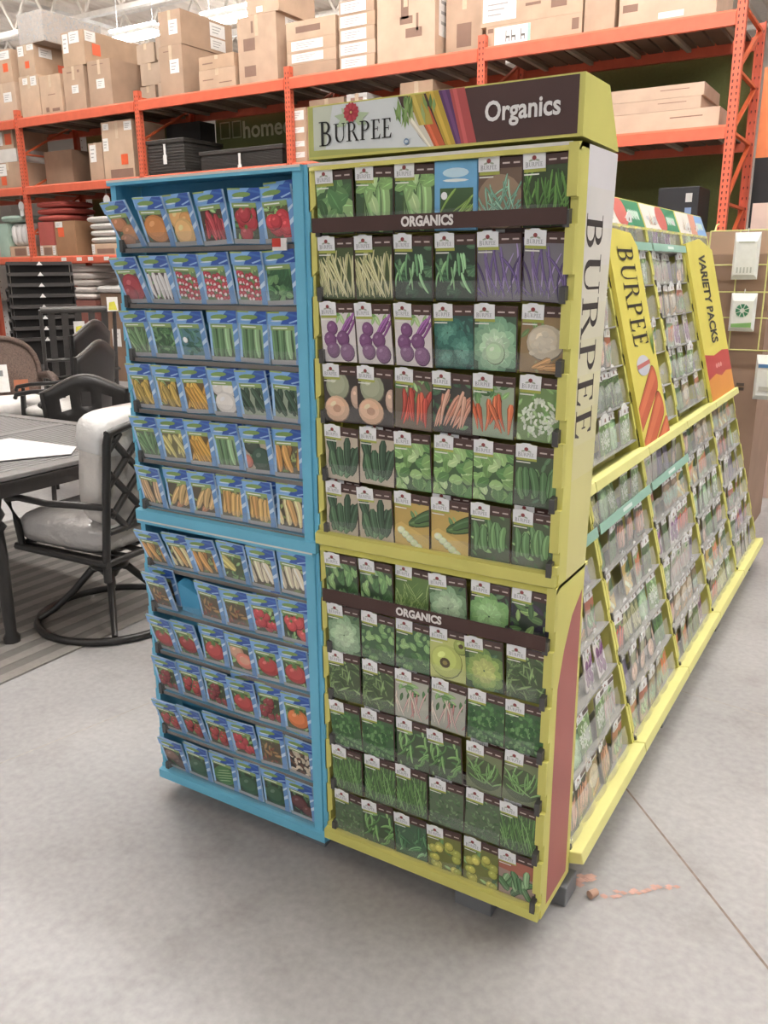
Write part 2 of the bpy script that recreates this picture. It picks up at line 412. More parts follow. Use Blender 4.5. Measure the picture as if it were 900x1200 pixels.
def squashflower(A):
    A.bg('b7bf6a'); A.ball(.45, .5, .42, 'a9b558'); A.ell(.42, .45, .14, .13, 0, hx('4e4224'), 12); A.ell(.42, .45, .07, .06, 0, hx('8a7d3f'), 8); A.ball(.85, .95, .2, '8b9a45'); A.ell(.85, .95, .07, .06, 0, hx('4e4224'), 8)
def radish(A):
    A.bg('a9aa9c'); A.leaves(20, G1, cen=(.5, 1.0), spread=.25); A.strokes(9, ['c8a7a0', 'cdbfae', 'b87f7c'], y=(.05, .2), L=(.55, .75), w=(.02, .03), ang=(60, 120))
def cornart(cols, n=3, bg='5f5a45', w=(.1, .12), ang=(75, 115)):
    return lambda A: (A.bg(bg), A.leaves(10, ['8d9a5c', '6d8048']), A.strokes(n, cols, x=(.1, .9), y=(.12, .25), L=(.65, .8), w=w, ang=ang, taper=.75))
def redwhite(A):
    A.bg('5f7d55'); A.leaves(14, GL, cen=(.6, 1.0), spread=.2)
    for k in range(24):
        x, y = .16 + .13 * (k % 6) + A.r.uniform(-.03, .03), .80 - .17 * (k // 6) - .03 * (k % 6) + A.r.uniform(-.03, .03); A.ball(x, y, .075, 'a3283a'); A.ell(x + .02, y - .05, .05, .04, .4, hx('e3d8d6'), 8)
def toms(col, n, rr): return lambda A: (A.bg('39472f'), A.leaves(20, G1), A.balls(n, col, rr, (.2, .8, .25, .75), '4f7a3c'))
def bigtom(col): return lambda A: (A.bg('4a5a3a'), A.leaves(20, G1), A.ball(.5, .5, .36, col, .85, '4f7a3c'))

# organic (yellow stand) pictures: key -> (words for the label, drawing)
ORG = {
 'basil': ('broad basil leaf', leafy('435c3e', G1, 26, L=(.4, .65), wd=.6)),
 'pakchoi': ('pak choi', lambda A: (A.bg('3c5738'), A.leaves(12, G1), A.strokes(5, ['8db072', '7aa263'], x=(.3, .8), y=(.02, .1), L=(.9, 1.1), w=(.11, .14), ang=(70, 110), taper=.9), A.leaves(14, GL, L=(.3, .5), wd=.6, cen=(.5, .95), spread=.22))),
 'bluepack': ('sky blue bean', None),
 'palebeans': ('pale green bean', lambda A: (A.bg('6b5646'), A.ell(.5, .5, .52, .5, 0, hx('927a62'), 20), A.strokes(24, ['7fae93', '95c1a4', '6b9c83'], x=(.15, .85), y=(.1, .5), L=(.35, .6), w=(.017, .022), ang=(25, 150)))),
 'greenbeans': ('dark green bean', lambda A: (A.bg('3a4a2c'), A.strokes(26, ['4f7a35', '60903f', '3f652d'], x=(0, 1), y=(.0, .5), L=(.5, .7), w=(.02, .026), ang=(45, 110)))),
 'waxbeans': ('yellow wax bean', lambda A: (A.bg('46552f'), A.strokes(20, ['b9b682', 'c7c495', 'a4a570'], x=(.1, 1), y=(.05, .15), L=(.75, .95), w=(.022, .028), ang=(75, 125), taper=.7))),
 'peas': ('climbing pea', lambda A: (A.bg('2f4031'), A.leaves(25, GD), A.strokes(8, ['7fae76', '5f9060', '8cba87'], y=(.1, .7), L=(.3, .5), w=(.025, .04), ang=(50, 120), bend=.3))),
 'purplebeans': ('purple bean', lambda A: (A.bg('6f6c74'), A.strokes(14, ['5c4a7d', '6d5a8d', '4a3b66', '8b7ba3'], x=(.1, 1), y=(.05, .2), L=(.8, 1.0), w=(.02, .028), ang=(70, 130), bend=.3))),
 'kohlrabi': ('purple kohlrabi', beets),
 'broccoli': ('blue-green broccoli', lambda A: (A.bg('2c4f49'), A.leaves(20, ['2f5f55', '3f7466']), [A.rosette(x, y, q, ['2f6358', '417a6b', '57907e'], 3, 8) for x, y, q in ((.35, .75, .35), (.7, .4, .38), (.3, .25, .25))])),
 'cabbage': ('pale green cabbage', lambda A: (A.bg('3f5a45'), A.rosette(.5, .5, .58, ['6f9a7a', '86b08b', 'a7c7a3', 'bdd6b6']), A.ball(.5, .38, .22, 'a9c79f'))),
 'cauliflower': ('cream cauliflower', lambda A: (A.bg('8d7550'), A.leaves(12, ['8b8a5f', '6d8a55']), A.ball(.55, .62, .4, 'b3a892', .85), [A.ell(.55 + A.r.gauss(0, .15), .62 + A.r.gauss(0, .13), .07, .05, 0, jit(hx('c2b9a5'), A.r, .12), 8) for k in range(30)], A.strokes(2, ['b98a4d'], x=(.2, .6), y=(.1, .15), L=(.4, .5), w=(.06, .08), ang=(0, 40)))),
 'melon': ('halved melon', melon),
 'redcarrot': ('red carrot', lambda A: (A.bg('6d6050'), A.leaves(16, G1, cen=(.6, 1.0), spread=.2), A.strokes(7, ['c24a36', 'b4412f', 'd05a3e'], x=(.15, .9), y=(.08, .25), L=(.6, .75), w=(.065, .08), ang=(70, 100), taper=.25))),
 'pinkcarrot': ('pale pink carrot', lambda A: (A.bg('3c3b36'), A.leaves(16, GD), A.strokes(9, ['c58f76', 'bb7d63', 'd09f86'], x=(.0, .8), y=(.12, .2), L=(.7, .85), w=(.055, .065), ang=(45, 85), taper=.3))),
 'orangecarrot': ('bright orange carrot', lambda A: (A.bg('93a58a'), A.leaves(22, G1, cen=(.4, .95), spread=.25), A.strokes(7, ['cc6a3c', 'c25a30', 'd87a48'], x=(.1, .95), y=(.08, .3), L=(.6, .75), w=(.06, .075), ang=(70, 120), taper=.25))),
 'cilantro': ('white flower head', cilantro),
 'chard': ('dark pointed leaf', lambda A: (A.bg('b5a994'), A.strokes(9, ['3f5f42', '4f7450', '35523a', '5f8560'], x=(.1, .85), y=(.05, .3), L=(.6, .85), w=(.08, .1), ang=(60, 110), taper=.8))),
 'looseleaf': ('loose leaf lettuce', lambda A: (A.bg('41603a'), A.leaves(50, GL + ['5b8a4c'], L=(.2, .42), wd=.8))),
 'cucumber': ('whole green cucumber', lambda A: (A.bg('41533a'), A.leaves(15, GD), A.strokes(5, ['5d8450', '6c9560', '4c7345'], x=(.15, .95), y=(.12, .3), L=(.6, .75), w=(.075, .09), ang=(80, 105), taper=.9))),
 'cukeslice': ('sliced cucumber', cuke_slice),
 'pickle': ('pickling cucumber', lambda A: (A.bg('4b5a40'), A.leaves(15, G1), A.strokes(5, ['678f58', '5a8050', '7aa06a'], x=(.1, .9), y=(.2, .35), L=(.5, .7), w=(.07, .085), ang=(82, 100), taper=.95))),
 'spinach': ('paddle leaf spinach', lambda A: (A.bg('3e553c'), A.leaves(38, G1 + ['8aa683'], L=(.25, .45), wd=.55, ang=(.8, 2.4)))),
 'fennel': ('feathery fennel', lambda A: (A.bg('5c7a3e'), A.strokes(40, ['86a35a', '9ab46c', '6f9048'], y=(0, .6), L=(.3, .6), w=(.008, .014), ang=(40, 140)))),
 'butterhead': ('pale frilly lettuce', ros('55744f', ['7d9f78', '94b38b', 'a9c49e'])),
 'icelettuce': ('bright green lettuce', ros('34352f', ['6f9f5c', '84b36e', '97c281'])),
 'mixleaf': ('mixed salad leaf', lambda A: (A.bg('2f3a2f'), A.leaves(30, ['5b7d48', '44633c', '3b3444', '2d2a38', '86a660'], L=(.25, .5), wd=.45))),
 'lambs': ('small round leaf', lambda A: (A.bg('446444'), A.leaves(55, G1, L=(.14, .26), wd=.8))),
 'summersquash': ('cut yellow squash', squashflower),
 'endive': ('yellow heart endive', ros('3f5734', ['6f8f4a', '8fa955', 'b3bd6b'])),
 'rosemary': ('spiky dark herb', lambda A: (A.bg('4a5a3d'), A.leaves(60, ['4a6239', '5d7747', '3a5030', '75905a'], L=(.25, .5), wd=.16))),
 'radish': ('pink stemmed radish', radish),
 'parsley': ('curly parsley', lambda A: (A.bg('3f623d'), A.leaves(110, ['3d6b38', '4f8045', '2f5a30', '69985a'], L=(.09, .18), wd=.8))),
 'snappea': ('sugar snap pea', lambda A: (A.bg('43553c'), A.leaves(15, G1), A.strokes(12, ['5f8c4b', '75a25d', '4f7a40'], y=(.1, .7), L=(.35, .5), w=(.035, .045), ang=(10, 100), bend=.3))),
 'shellpea': ('shelled pea', lambda A: (A.bg('6f7a55'), A.ell(.5, .5, .48, .42, 0, hx('4d5b3e'), 20), A.strokes(16, ['67924f', '7ba663'], x=(.2, .8), y=(.25, .6), L=(.3, .5), w=(.02, .03), ang=(10, 170)))),
 'chives': ('grassy chive', lambda A: (A.bg('4a6042'), A.strokes(30, ['5c8647', '6f9a57', '4a7039'], y=(-.05, .2), L=(.7, 1.1), w=(.012, .018), ang=(60, 120), taper=1.2))),
 'thyme': ('fine leafed thyme', lambda A: (A.bg('56694e'), A.leaves(90, ['56764d', '6f8d62', '44613e'], L=(.07, .16), wd=.5))),
 'jalapeno': ('green chilli', lambda A: (A.bg('426049'), A.leaves(18, GD), A.strokes(10, ['3f6b48', '548458', '6fa070'], y=(.1, .6), L=(.3, .5), w=(.05, .06), ang=(20, 150), taper=.4))),
 'yellowsquash': ('lemon yellow squash', lambda A: (A.bg('6d7338'), A.leaves(14, G1), A.balls(16, ['a8a646', 'bcb652', '959a3f'], .12, (.1, .9, .1, .9)))),
 'zucchini': ('chopped courgette', lambda A: (A.bg('9a8378'), A.poly([(0, .8), (1, .7), (1, 1.1), (0, 1.1)], hx('a5604e')), A.strokes(8, ['446b46', '557e53', '7fa376'], x=(.1, .9), y=(.1, .5), L=(.35, .5), w=(.07, .085), ang=(20, 150), taper=.9))),
}
BLU = {
 'potato': ('orange-brown squash', rounds('4a3d30', [(.35, .7, .3, 'a5673c', .7), (.65, .45, .32, 'b07442', .7), (.4, .25, .28, '9c6238', .6)])),
 'pumpkin': ('orange pumpkin', rounds('5a4a32', [(.52, .5, .42, 'c07a35', .85)])),
 'onion': ('golden onion', rounds('4f4634', [(.4, .72, .32, 'c99a58', 1), (.68, .6, .28, 'c08845', 1), (.5, .36, .36, 'd3a764', 1)])),
 'redpepper': ('long red pepper', lambda A: (A.bg('4a3a2e'), A.leaves(14, G1), A.strokes(6, ['a83038', 'b94048', '8f2730'], x=(.2, .8), y=(.1, .3), L=(.5, .7), w=(.08, .1), ang=(70, 110)))),
 'cherryred': ('deep red cherry pepper', toms('a02833', 9, .17)),
 'strawred': ('scarlet pepper', lambda A: (A.bg('5a5a38'), A.leaves(24, GL, cen=(.5, .9), spread=.2), A.balls(9, 'b52a35', .19, (.15, .85, .2, .6)))),
 'redbeet': ('crimson beet', lambda A: (A.bg('5d4a48'), A.leaves(16, GL, cen=(.6, 1), spread=.2), A.ball(.5, .48, .38, '9b2433'), A.ball(.3, .3, .25, '8a1f2e'))),
 'whiteradish': ('white icicle radish', lambda A: (A.bg('4d3b3b'), A.leaves(10, G1), A.strokes(4, ['d6d2cf', 'c5c2c2'], x=(.15, .85), y=(.1, .2), L=(.65, .75), w=(.08, .09), ang=(80, 100), taper=.5))),
 'redwhite': ('red and white radish', redwhite),
 'spinachb': ('crinkled spinach', lambda A: (A.bg('29452f'), A.leaves(60, ['3f6b43', '4d7a4d', '2f5837', '6a9560'], L=(.18, .34), wd=.7))),
 'chardb': ('pale fan leaf', lambda A: (A.bg('5a6b50'), A.strokes(8, ['6f9164', '86a678', '5c8054'], x=(.2, .8), y=(.1, .2), L=(.6, .75), w=(.06, .09), ang=(50, 130), taper=.5))),
 'leafb': ('mixed green leaf', leafy('3c5a40', ['4f7a4c', '6a9463', '3f6742'], 55)),
 'herbblue': ('blue-labelled herb', lambda A: (A.bg('4f7d86'), A.leaves(35, ['3c6a5a', '4f8070', '2f5a50'], cen=(.5, .4), spread=.25), A.ball(.25, .55, .08, 'd5dbdd'))),
 'marrow': ('striped green marrow', lambda A: (A.bg('4a5a42'), A.strokes(4, ['6f9468', '86a87b', '5b7f56'], x=(.12, .92), y=(.1, .15), L=(.8, .9), w=(.09, .1), ang=(85, 97), taper=.9))),
 'ysquash': ('yellow crookneck squash', lambda A: (A.bg('5b4f33'), A.leaves(10, G1), A.strokes(6, ['b79a3d', 'c9ac4a', 'a58c3a'], x=(.1, .9), y=(.1, .3), L=(.5, .7), w=(.09, .11), ang=(50, 120), taper=1.3))),
 'ybean': ('bright yellow squash', lambda A: (A.bg('6a5530'), A.strokes(7, ['c99a34', 'd6aa44', 'bb8c2c'], x=(.1, .9), y=(.08, .2), L=(.65, .85), w=(.07, .09), ang=(60, 125)))),
 'pattypan': ('white pattypan squash', rounds('44443c', [(.3, .78, .22, 'c3bfb8', .9), (.68, .76, .26, 'cbc7c0', .8), (.5, .38, .38, 'd3cfc8', .8)])),
 'darkzuc': ('dark green zucchini', lambda A: (A.bg('8b9a84'), A.strokes(7, ['2f4a38', '3b5843', '26402f'], x=(.15, .95), y=(.15, .3), L=(.6, .75), w=(.065, .08), ang=(65, 125), taper=.9))),
 'palezuc': ('pale yellow squash', lambda A: (A.bg('6f6a45'), A.strokes(6, ['b9b06a', 'c7be7c', 'a89f58'], x=(.15, .9), y=(.1, .3), L=(.55, .75), w=(.075, .095), ang=(55, 125)))),
 'roundzuc': ('round dark squash', rounds('a59a86', [(.35, .78, .26, '2f3f33', .9), (.62, .42, .34, '2c4a3a', 1), (.12, .35, .18, 'b06a5a', 1)])),
 'corno': ('orange corn', cornart(['b98540', 'c7954c', 'a8753a'], 3)),
 'cornt': ('tan corn', cornart(['b3936a', 'c0a078', 'a8885f'], 4, '3f3a30')),
 'cornbi': ('two-tone corn', cornart(['b99a62', 'b0744a', 'c4a36d'], 4, '4f4636', ang=(40, 80))),
 'corny': ('golden corn', cornart(['c29a55', 'b98c4a', 'caa562'], 4)),
 'cornl': ('pale yellow corn', cornart(['cdbb8a', 'c2985a'], 3, '46402f', ang=(100, 120))),
 'corng': ('husked yellow corn', lambda A: (A.bg('4d5a3a'), A.leaves(16, G1), A.strokes(2, ['b9ae5f', 'c7bb6b'], x=(.3, .6), y=(.3, .5), L=(.7, .8), w=(.13, .15), ang=(125, 145), taper=.9))),
 'cornw': ('white corn', cornart(['cfc5ae', 'c4b99f'], 3, '57503f')),
 'flowerm': ('brown flower mix', lambda A: (A.bg('5a5040'), A.leaves(25, ['6a6a45', '8a5a40', '54603c', '9a7a50', '7a3f35'], L=(.12, .3), wd=.4))),
 'tomred': ('red cluster tomato', toms('a8323a', 12, .15)),
 'tombunch': ('red tomato bunch', toms(['b23c3f', 'c04a48'], 8, .2)),
 'tombig': ('big red tomato', bigtom('b03a38')),
 'tomdeep': ('deep red tomato', bigtom('98302f')),
 'tompink': ('halved pink tomato', lambda A: (A.bg('5a5a40'), A.leaves(14, G1), A.ball(.35, .7, .28, 'b58a6f', .9), A.ball(.6, .45, .33, 'c2715f', .8), A.ell(.6, .45, .2, .13, 0, hx('d39a80'), 12))),
 'tomcher': ('dark cherry tomato', toms('7f2c31', 14, .13)),
 'tomor': ('orange tomato', bigtom('cc6f30')),
 'tomsmall': ('small red tomato', toms(['a83632', '9a2f30'], 12, .14)),
 'seedmix': ('black and cream bean', lambda A: (A.bg('4a4038'), [A.ell(A.r.uniform(.1, .9), A.r.uniform(.1, .9), .09, .055, A.r.uniform(0, 3), jit(hx(A.r.choice(['cfc3ac', '2a2524', 'b8ab94', '6d4a3a'])), A.r), 8) for k in range(45)])),
 'brownroot': ('brown root', rounds('3c342e', [(.4, .6, .3, '77584a', .8), (.65, .35, .25, '6a4d42', .8)])),
 'wmelon': ('striped watermelon', lambda A: (A.bg('3c4a36'), A.leaves(12, GD), A.ell(.5, .5, .42, .36, .3, hx('4c7a48'), 18), [A.ell(.5, .3 + .1 * k, .38 - abs(k - 2) * .06, .016, .3, hx('a3c08c'), 8) for k in range(5)])),
 'dkgreen': ('dark green melon', rounds('35402f', [(.5, .45, .38, '33533a', .85)])),
 'dkred': ('dark red root', rounds('33332c', [(.4, .55, .3, '5a3030', .8), (.7, .35, .22, '6a3a34', .8)])),
}
BROWN = hx('48302b'); TABW = hx('ecedee')
def emit_art(mb, A, lay, t):
    """flat print: packet face coordinates (0..1, 0..1.3) -> local metres"""
    for q, c in A.p:
        lay[0] += 1.0e-5
        g = (c[0] + c[1] + c[2]) / 3; c = tuple(min(.9, (v * .9 + g * .1) * 1.18) for v in c)
        mb.poly([((a - .5) * PW, -t - lay[0], b * PW) for a, b in q], c)
    A.p = []
H1 = PH / PW
def body(mb, t, col, w=PW, h=PH):
    w2 = w / 2; e = .004
    mb.add([(-w2, 0, 0), (w2, 0, 0), (w2, 0, h), (-w2, 0, h), (-w2 + e, -t, e), (w2 - e, -t, e), (w2 - e, -t, h - e), (-w2 + e, -t, h - e),
            (-w2 + e, t, e), (w2 - e, t, e), (w2 - e, t, h - e), (-w2 + e, t, h - e)],
           [(4, 5, 6, 7), (11, 10, 9, 8), (0, 1, 5, 4), (1, 2, 6, 5), (2, 3, 7, 6), (3, 0, 4, 7), (1, 0, 8, 9), (2, 1, 9, 10), (3, 2, 10, 11), (0, 3, 11, 8)], col)
MESH = {}
def org_mesh(k):
    if ('o', k) in MESH: return MESH['o', k]
    t = .0025; mb = MB(); lay = [.0001]
    if k == 'bluepack':
        body(mb, t, hx('5b9cc8')); A = Art(5, (.02, .98, .02, H1 - .02)); A.bg('64a6d0')
        A.poly([(0, .0), (1, 0), (1, .35), (.75, .2), (.5, .42), (.25, .3), (0, .4)], hx('79bfe6')); emit_art(mb, A, lay, t)
        A = Art(5, (.14, .9, .22, .8)); A.bg('3f5b35'); A.strokes(9, ['7a9c45', '93b156'], x=(.1, .8), y=(.1, .4), L=(.5, .6), w=(.025, .03), ang=(20, 60)); emit_art(mb, A, lay, t)
        A = Art(5, (.02, .98, 0, H1 - .02)); A.ell(.55, .24, .16, .12, .4, hx('3f6ea5'), 12); A.ell(.5, 1.08, .3, .09, 0, hx('b8d6e8'), 14); A.ell(.5, .94, .3, .03, 0, hx('dbe7ee'), 8); A.ell(.24, .66, .075, .075, 0, hx('e5e8e6'), 10)
        emit_art(mb, A, lay, t)
    else:
        body(mb, t, BROWN)
        A = Art(sum(map(ord, k)) + 11, (.02, .98, .02, 1.14)); ORG[k][1](A)
        A.b = (.02, .98, .02, H1 - .02)
        A.poly([(.02, 1.1), (.98, 1.1), (.98, H1 - .02), (.02, H1 - .02)], BROWN)
        A.poly([(.04, .99), (.5, .99), (.5, 1.05), (.04, 1.05)], hx('a5ab45')); A.poly([(.04, .94), (.36, .94), (.36, .965), (.04, .965)], hx('d8d9cf'))
        A.poly([(.56, 1.17), (.72, 1.17), (.72, 1.2), (.56, 1.2)], hx('b9aaa2')); A.poly([(.8, 1.17), (.94, 1.17), (.94, 1.2), (.8, 1.2)], hx('b9aaa2'))
        emit_art(mb, A, lay, t)
    MESH['o', k] = mb.mesh('seed_packet', PRINT); return MESH['o', k]
def blue_mesh(k):
    if ('b', k) in MESH: return MESH['b', k]
    t = .003; mb = MB(); lay = [.0001]
    body(mb, t, hx('a9c4de'))
    A = Art(3, (.02, .98, .02, H1 - .02)); A.bg('8fb8e0')
    A.poly([(.8, .02), (.98, .02), (.98, 1.1), (.8, .95)], hx('5f8fc4')); A.poly([(.82, .4), (.98, .5), (.98, .62), (.82, .5)], hx('b9d0e4')); A.poly([(.82, .7), (.98, .82), (.98, .88), (.82, .78)], hx('b9d0e4'))
    A.poly([(.02, .02), (.8, .02), (.8, .14), (.02, .14)], hx('98999b')); emit_art(mb, A, lay, t)
    A = Art(sum(map(ord, k)) + 5, (.1, .82, .13, .9)); BLU[k][1](A); emit_art(mb, A, lay, t)
    A = Art(4, (.02, .98, .02, H1)); A.poly([(.08, .86), (.82, .86), (.82, .97), (.08, .97)], hx('86a05f')); A.poly([(.14, .9), (.6, .9), (.6, .93), (.14, .93)], hx('dfe4d6'))
    emit_art(mb, A, lay, t)
    MESH['b', k] = mb.mesh('seed_packet', PRINT); return MESH['b', k]
# small parts shared by every packet
mb = MB(TABW); t = .0056
mb.prism([(-.044, -t, .098), (.0, -t, .098), (.0, -t, .1245), (-.011, -t, .1245), (-.016, -t, .127), (-.03, -t, .127), (-.035, -t, .1245), (-.044, -t, .1245)], (0, .0008, 0))
A = Art(1, (0, 1, 0, 1)); A.ell(.5, .66, .1, .15, 0, hx('8f4242'), 12); A.ell(.36, .52, .12, .06, .5, hx('aab3a2'), 8); A.ell(.64, .52, .12, .06, -.5, hx('aab3a2'), 8)
for q, c in A.p[::-1]: mb.poly([(-.044 + a * .044, -t - .0003, .098 + b * .0265) for a, b in q], c)
for p in word_polys('BURPEE', 1.2): mb.poly([(-.039 + a * .034, -t - .0005, .1015 + b * .007) for a, b in p], hx('77777c'))
TABM = mb.mesh('logo_tab', PRINT)
mb = MB(hx('80b0e2')); t = .0056; z0, z1 = .094, .1225
mb.prism([(-.0455, -t, z0), (.0455, -t, z0), (.0455, -t, z1), (-.0455, -t, z1)], (0, .001, 0))
A = Art(2, (0, 1, 0, 1)); A.poly([(.42, 0), (1, 0), (1, 1), (.7, 1), (.55, .6)], hx('3258aa')); A.poly([(.62, .75), (1, .55), (1, .7), (.68, .9)], hx('4470b8'))
A.ell(.42, .5, .3, .2, .25, hx('7f9f5a'), 12); A.poly([(0, .88), (.4, .88), (.4, 1), (0, 1)], hx('a3b96b')); A.ell(.3, .28, .2, .06, .1, hx('d5e4f2'), 8); A.poly([(.72, .05), (1, .3), (1, .42), (.68, .14)], hx('9cc0e6'))
for i, (q, c) in enumerate(A.p): mb.poly([(-.0455 + a * .091, -t - .0003 - i * 3e-5, z0 + b * (z1 - z0)) for a, b in q], c)
HEADM = mb.mesh('printed_header', PRINT)

NPACK = [0]
def packet(mesh, top, M, label, group, topname):
    o = bpy.data.objects.new('seed_packet', mesh); COL.objects.link(o); o.matrix_world = M
    tag(o, label, 'seed packet', group)
    if top is not None:
        c = bpy.data.objects.new(topname, top); COL.objects.link(c); c.parent = o
    NPACK[0] += 1
    return o

# ------------------------------------------------------------------ cardboard display trays
YEL = hx('d0cb70'); YELI = hx('cdc866'); BLUE = hx('6bb6d3'); BLUEI = hx('5aa3c2'); GREYC = hx('55534e'); WHT = hx('dcd9d3')
def local(x0, z0): return Matrix.Translation((x0, 0, z0))
def pockets(t, x0, x1, z, n, hgt, m, bulge=.012, y=0.0, scallop=False):
    mb = MB(); N = n * 8; vs = []; fs = []
    for i in range(N + 1):
        u = i / N; x = x0 + (x1 - x0) * u; b = bulge * abs(math.sin(PI * u * n)) ** .6
        hh = hgt * (.82 + .18 * abs(math.sin(PI * u * n)) ** .7) if scallop else hgt; vs += [(x, y - b * .6, z), (x, y - b, z + hh * .5), (x, y - b * .8, z + hh)]
        if i: a = 3 * (i - 1); fs += [(a, a + 3, a + 4, a + 1), (a + 1, a + 4, a + 5, a + 2)]
    mb.add(vs, fs, (1, 1, 1), True)
    return mb.build('clear_pocket', m, t)
def clip_tab(t, x, y, z, h=.035, w=.012, d=.03, parent=None):
    mb = MB(hx('4c4b4a')); mb.prism([(x - w / 2, y, z), (x - w / 2, y + d, z), (x - w / 2, y + d, z + h), (x - w / 2, y, z + h * .85)], (w, 0, 0))
    return mb.build('clip', PLAST, parent if parent is not None else t)

def front_tray(label, x0, z0, W, H, colr, inner, zb, band=None, wallw=.018, flange_r=0.0, red=False, text_side=False, header=False):
    D = .19; d = .085
    t = thing('display_tray', label, 'display tray', (x0, 0, z0), group='stacked seed display trays')
    mb = MB(inner); mb.box(wallw, W - .015, d, d + .008, 0, H); mb.build('back_panel', CARD, t)
    # left wall, with notches cut for the clips
    mb = MB(colr); mb.box(0, wallw * .5, 0.004, D, 0, H)
    n = len(zb)
    ys = [0] + [q - z0 for q in sorted(zb)]
    for a, b in zip(ys, ys[1:] + [H]):
        mb.prism([(0, .0, a + .04), (wallw, .0, a + .055), (wallw, .0, b), (0, .0, b)], (0, .02, 0))
    mb.build('side_panel', CARD, t)
    # right wall with its printed outer face
    mb = MB(colr); xw = W
    if text_side:   # white at the top, the print turning yellow toward the foot
        top = D + .03
        K = 12
        for k in range(K):
            za, zc = H * k / K, H * (k + 1) / K; f = max(0, min(1, (k + .5) / K * 1.25 - .25))
            ca = tuple(hx('d5cf8c')[i] * (1 - f) + hx('dedbe0')[i] * f for i in range(3))
            mb.poly([(xw + .0151, .045, za), (xw + .0151, .17 + .05 * za / H, za), (xw + .0151, .17 + .05 * zc / H, zc), (xw + .0151, .045, zc)], ca)
        mb.prism([(xw, 0, 0), (xw, .17, 0), (xw, .22, H), (xw, 0, H)], (.015, 0, 0))
    else:
        mb.prism([(xw, 0, 0), (xw, .19, 0), (xw, .17, H), (xw, 0, H)], (.015, 0, 0))
    if red:
        pr = [(.03, .02), (.165, .02), (.16, H * .93), (.10, H * .88), (.06, H * .8), (.03, H * .7)]
        mb.poly([(xw + .0152, a, b) for a, b in pr], hx('a4605a'))
    for a, b in zip(ys, ys[1:] + [H]) if colr is not BLUE else ():
        mb.prism([(xw - .004, -.012, a + .045), (xw + .015, -.012, a + .045), (xw + .015, -.012, b - .002), (xw - .004, -.012, b - .002)], (0, .014, 0))
    if flange_r: mb.box(W - flange_r, W + .001, -.006, .012, 0, H)
    sp = mb.build('side_panel', CARD, t)
    if text_side:
        brand_word('lettering', sp, lambda a, b: (xw + .0154, .052 + b * .098, (1.628 - z0) - a * .44), hx('3b3330'), CARD)
    mb = MB(colr); mb.box(0, W + (.0 if colr is BLUE else .015), 0.002, D, H - .008, H); mb.poly([(0, -.0015, H - .006), (W, -.0015, H - .006), (W, -.0015, H + .001), (0, -.0015, H + .001)], WHT)
    if colr is BLUE: mb.box(0, W, -.012, .004, H - .012, H); mb.poly([(0, -.0124, H - .005), (W, -.0124, H - .005), (W, -.0124, H + .0005), (0, -.0124, H + .0005)], WHT)
    else: mb.prism([(0.01, -.012, H - .015), (W + .015, -.012, H - .015), (W + .015, .004, H), (0.01, .004, H)], (0, .01, 0))
    mb.build('top_panel', CARD, t)
    mb = MB(colr); mb.prism([(0, -.014, 0), (0, .1, 0), (0, .1, .012), (0, .0, .03), (0, -.014, .026)], (W + .012, 0, 0)); mb.build('bottom_lip', CARD, t)
    for i, q in enumerate(zb):
        z = q - z0
        mb = MB(inner if i else inner); mb.box(wallw, W - .01, .004 if colr is BLUE else .017, d, z - .008, z - .002)
        if colr is BLUE: mb.poly([(wallw, .0035, z - .012), (W - .012, .0035, z - .012), (W - .012, .0035, z - .001), (wallw, .0035, z - .001)], hx('7a7570'))
        else: mb.box(wallw, W - .012, .018, .02, z - .003, z + .012, hx('8a8660'))
        sh = mb.build('shelf', CARD, t)
        clip_tab(t, wallw + .006, -.004, z - .01, parent=sh); colr is not BLUE and clip_tab(t, W - .002, -.016, z - .008, w=.012, parent=sh)
        pockets(t, wallw + .006, W - .02, z, 6, .034, CLEAR)
        if band and i == 0:
            zc = band[0] - z0
            b = MB(BROWN); b.box(wallw + .001, W + .0, -.018, -.015, zc, zc + band[1])
            bo = b.build('label_band', CARD, t)
            put_text('ORGANICS', .026, hx('e4e0dc'), CARD, Matrix.Translation((band[2], -.0186, zc + band[1] / 2)) @ FRONT, bo, bold=.0012, xs=.9)
    return t

ZU = [1.609 - .136 * k for k in range(6)]           # pocket floors, upper trays
ZL = [.756 - .1305 * k for k in range(6)]
UPZ, UPH, LOZ, LOH = .900, .847, .075, .8248
BU = [1.587 - .136 * k for k in range(6)]; BL_ = [.737 - .1305 * k for k in range(6)]
ty = front_tray('yellow cardboard seed tray on top of the end stand, with long lettered side', .012, UPZ, .588, UPH, YEL, YELI, ZU, (1.606, .03, .30), text_side=True)
tl = front_tray('lower yellow cardboard seed tray with a brick red side panel', .012, LOZ, .588, LOH, YEL, YELI, ZL, (.757, .033, .285), red=True)
bu = front_tray('upper light blue cardboard seed tray beside the yellow stand', -.6, .872, .6, 1.747 - .872, BLUE, BLUEI, BU, flange_r=.026)
bl = front_tray('lower light blue cardboard seed tray near the floor', -.6, .055, .6, .8168, BLUE, BLUEI, BL_, flange_r=.026)

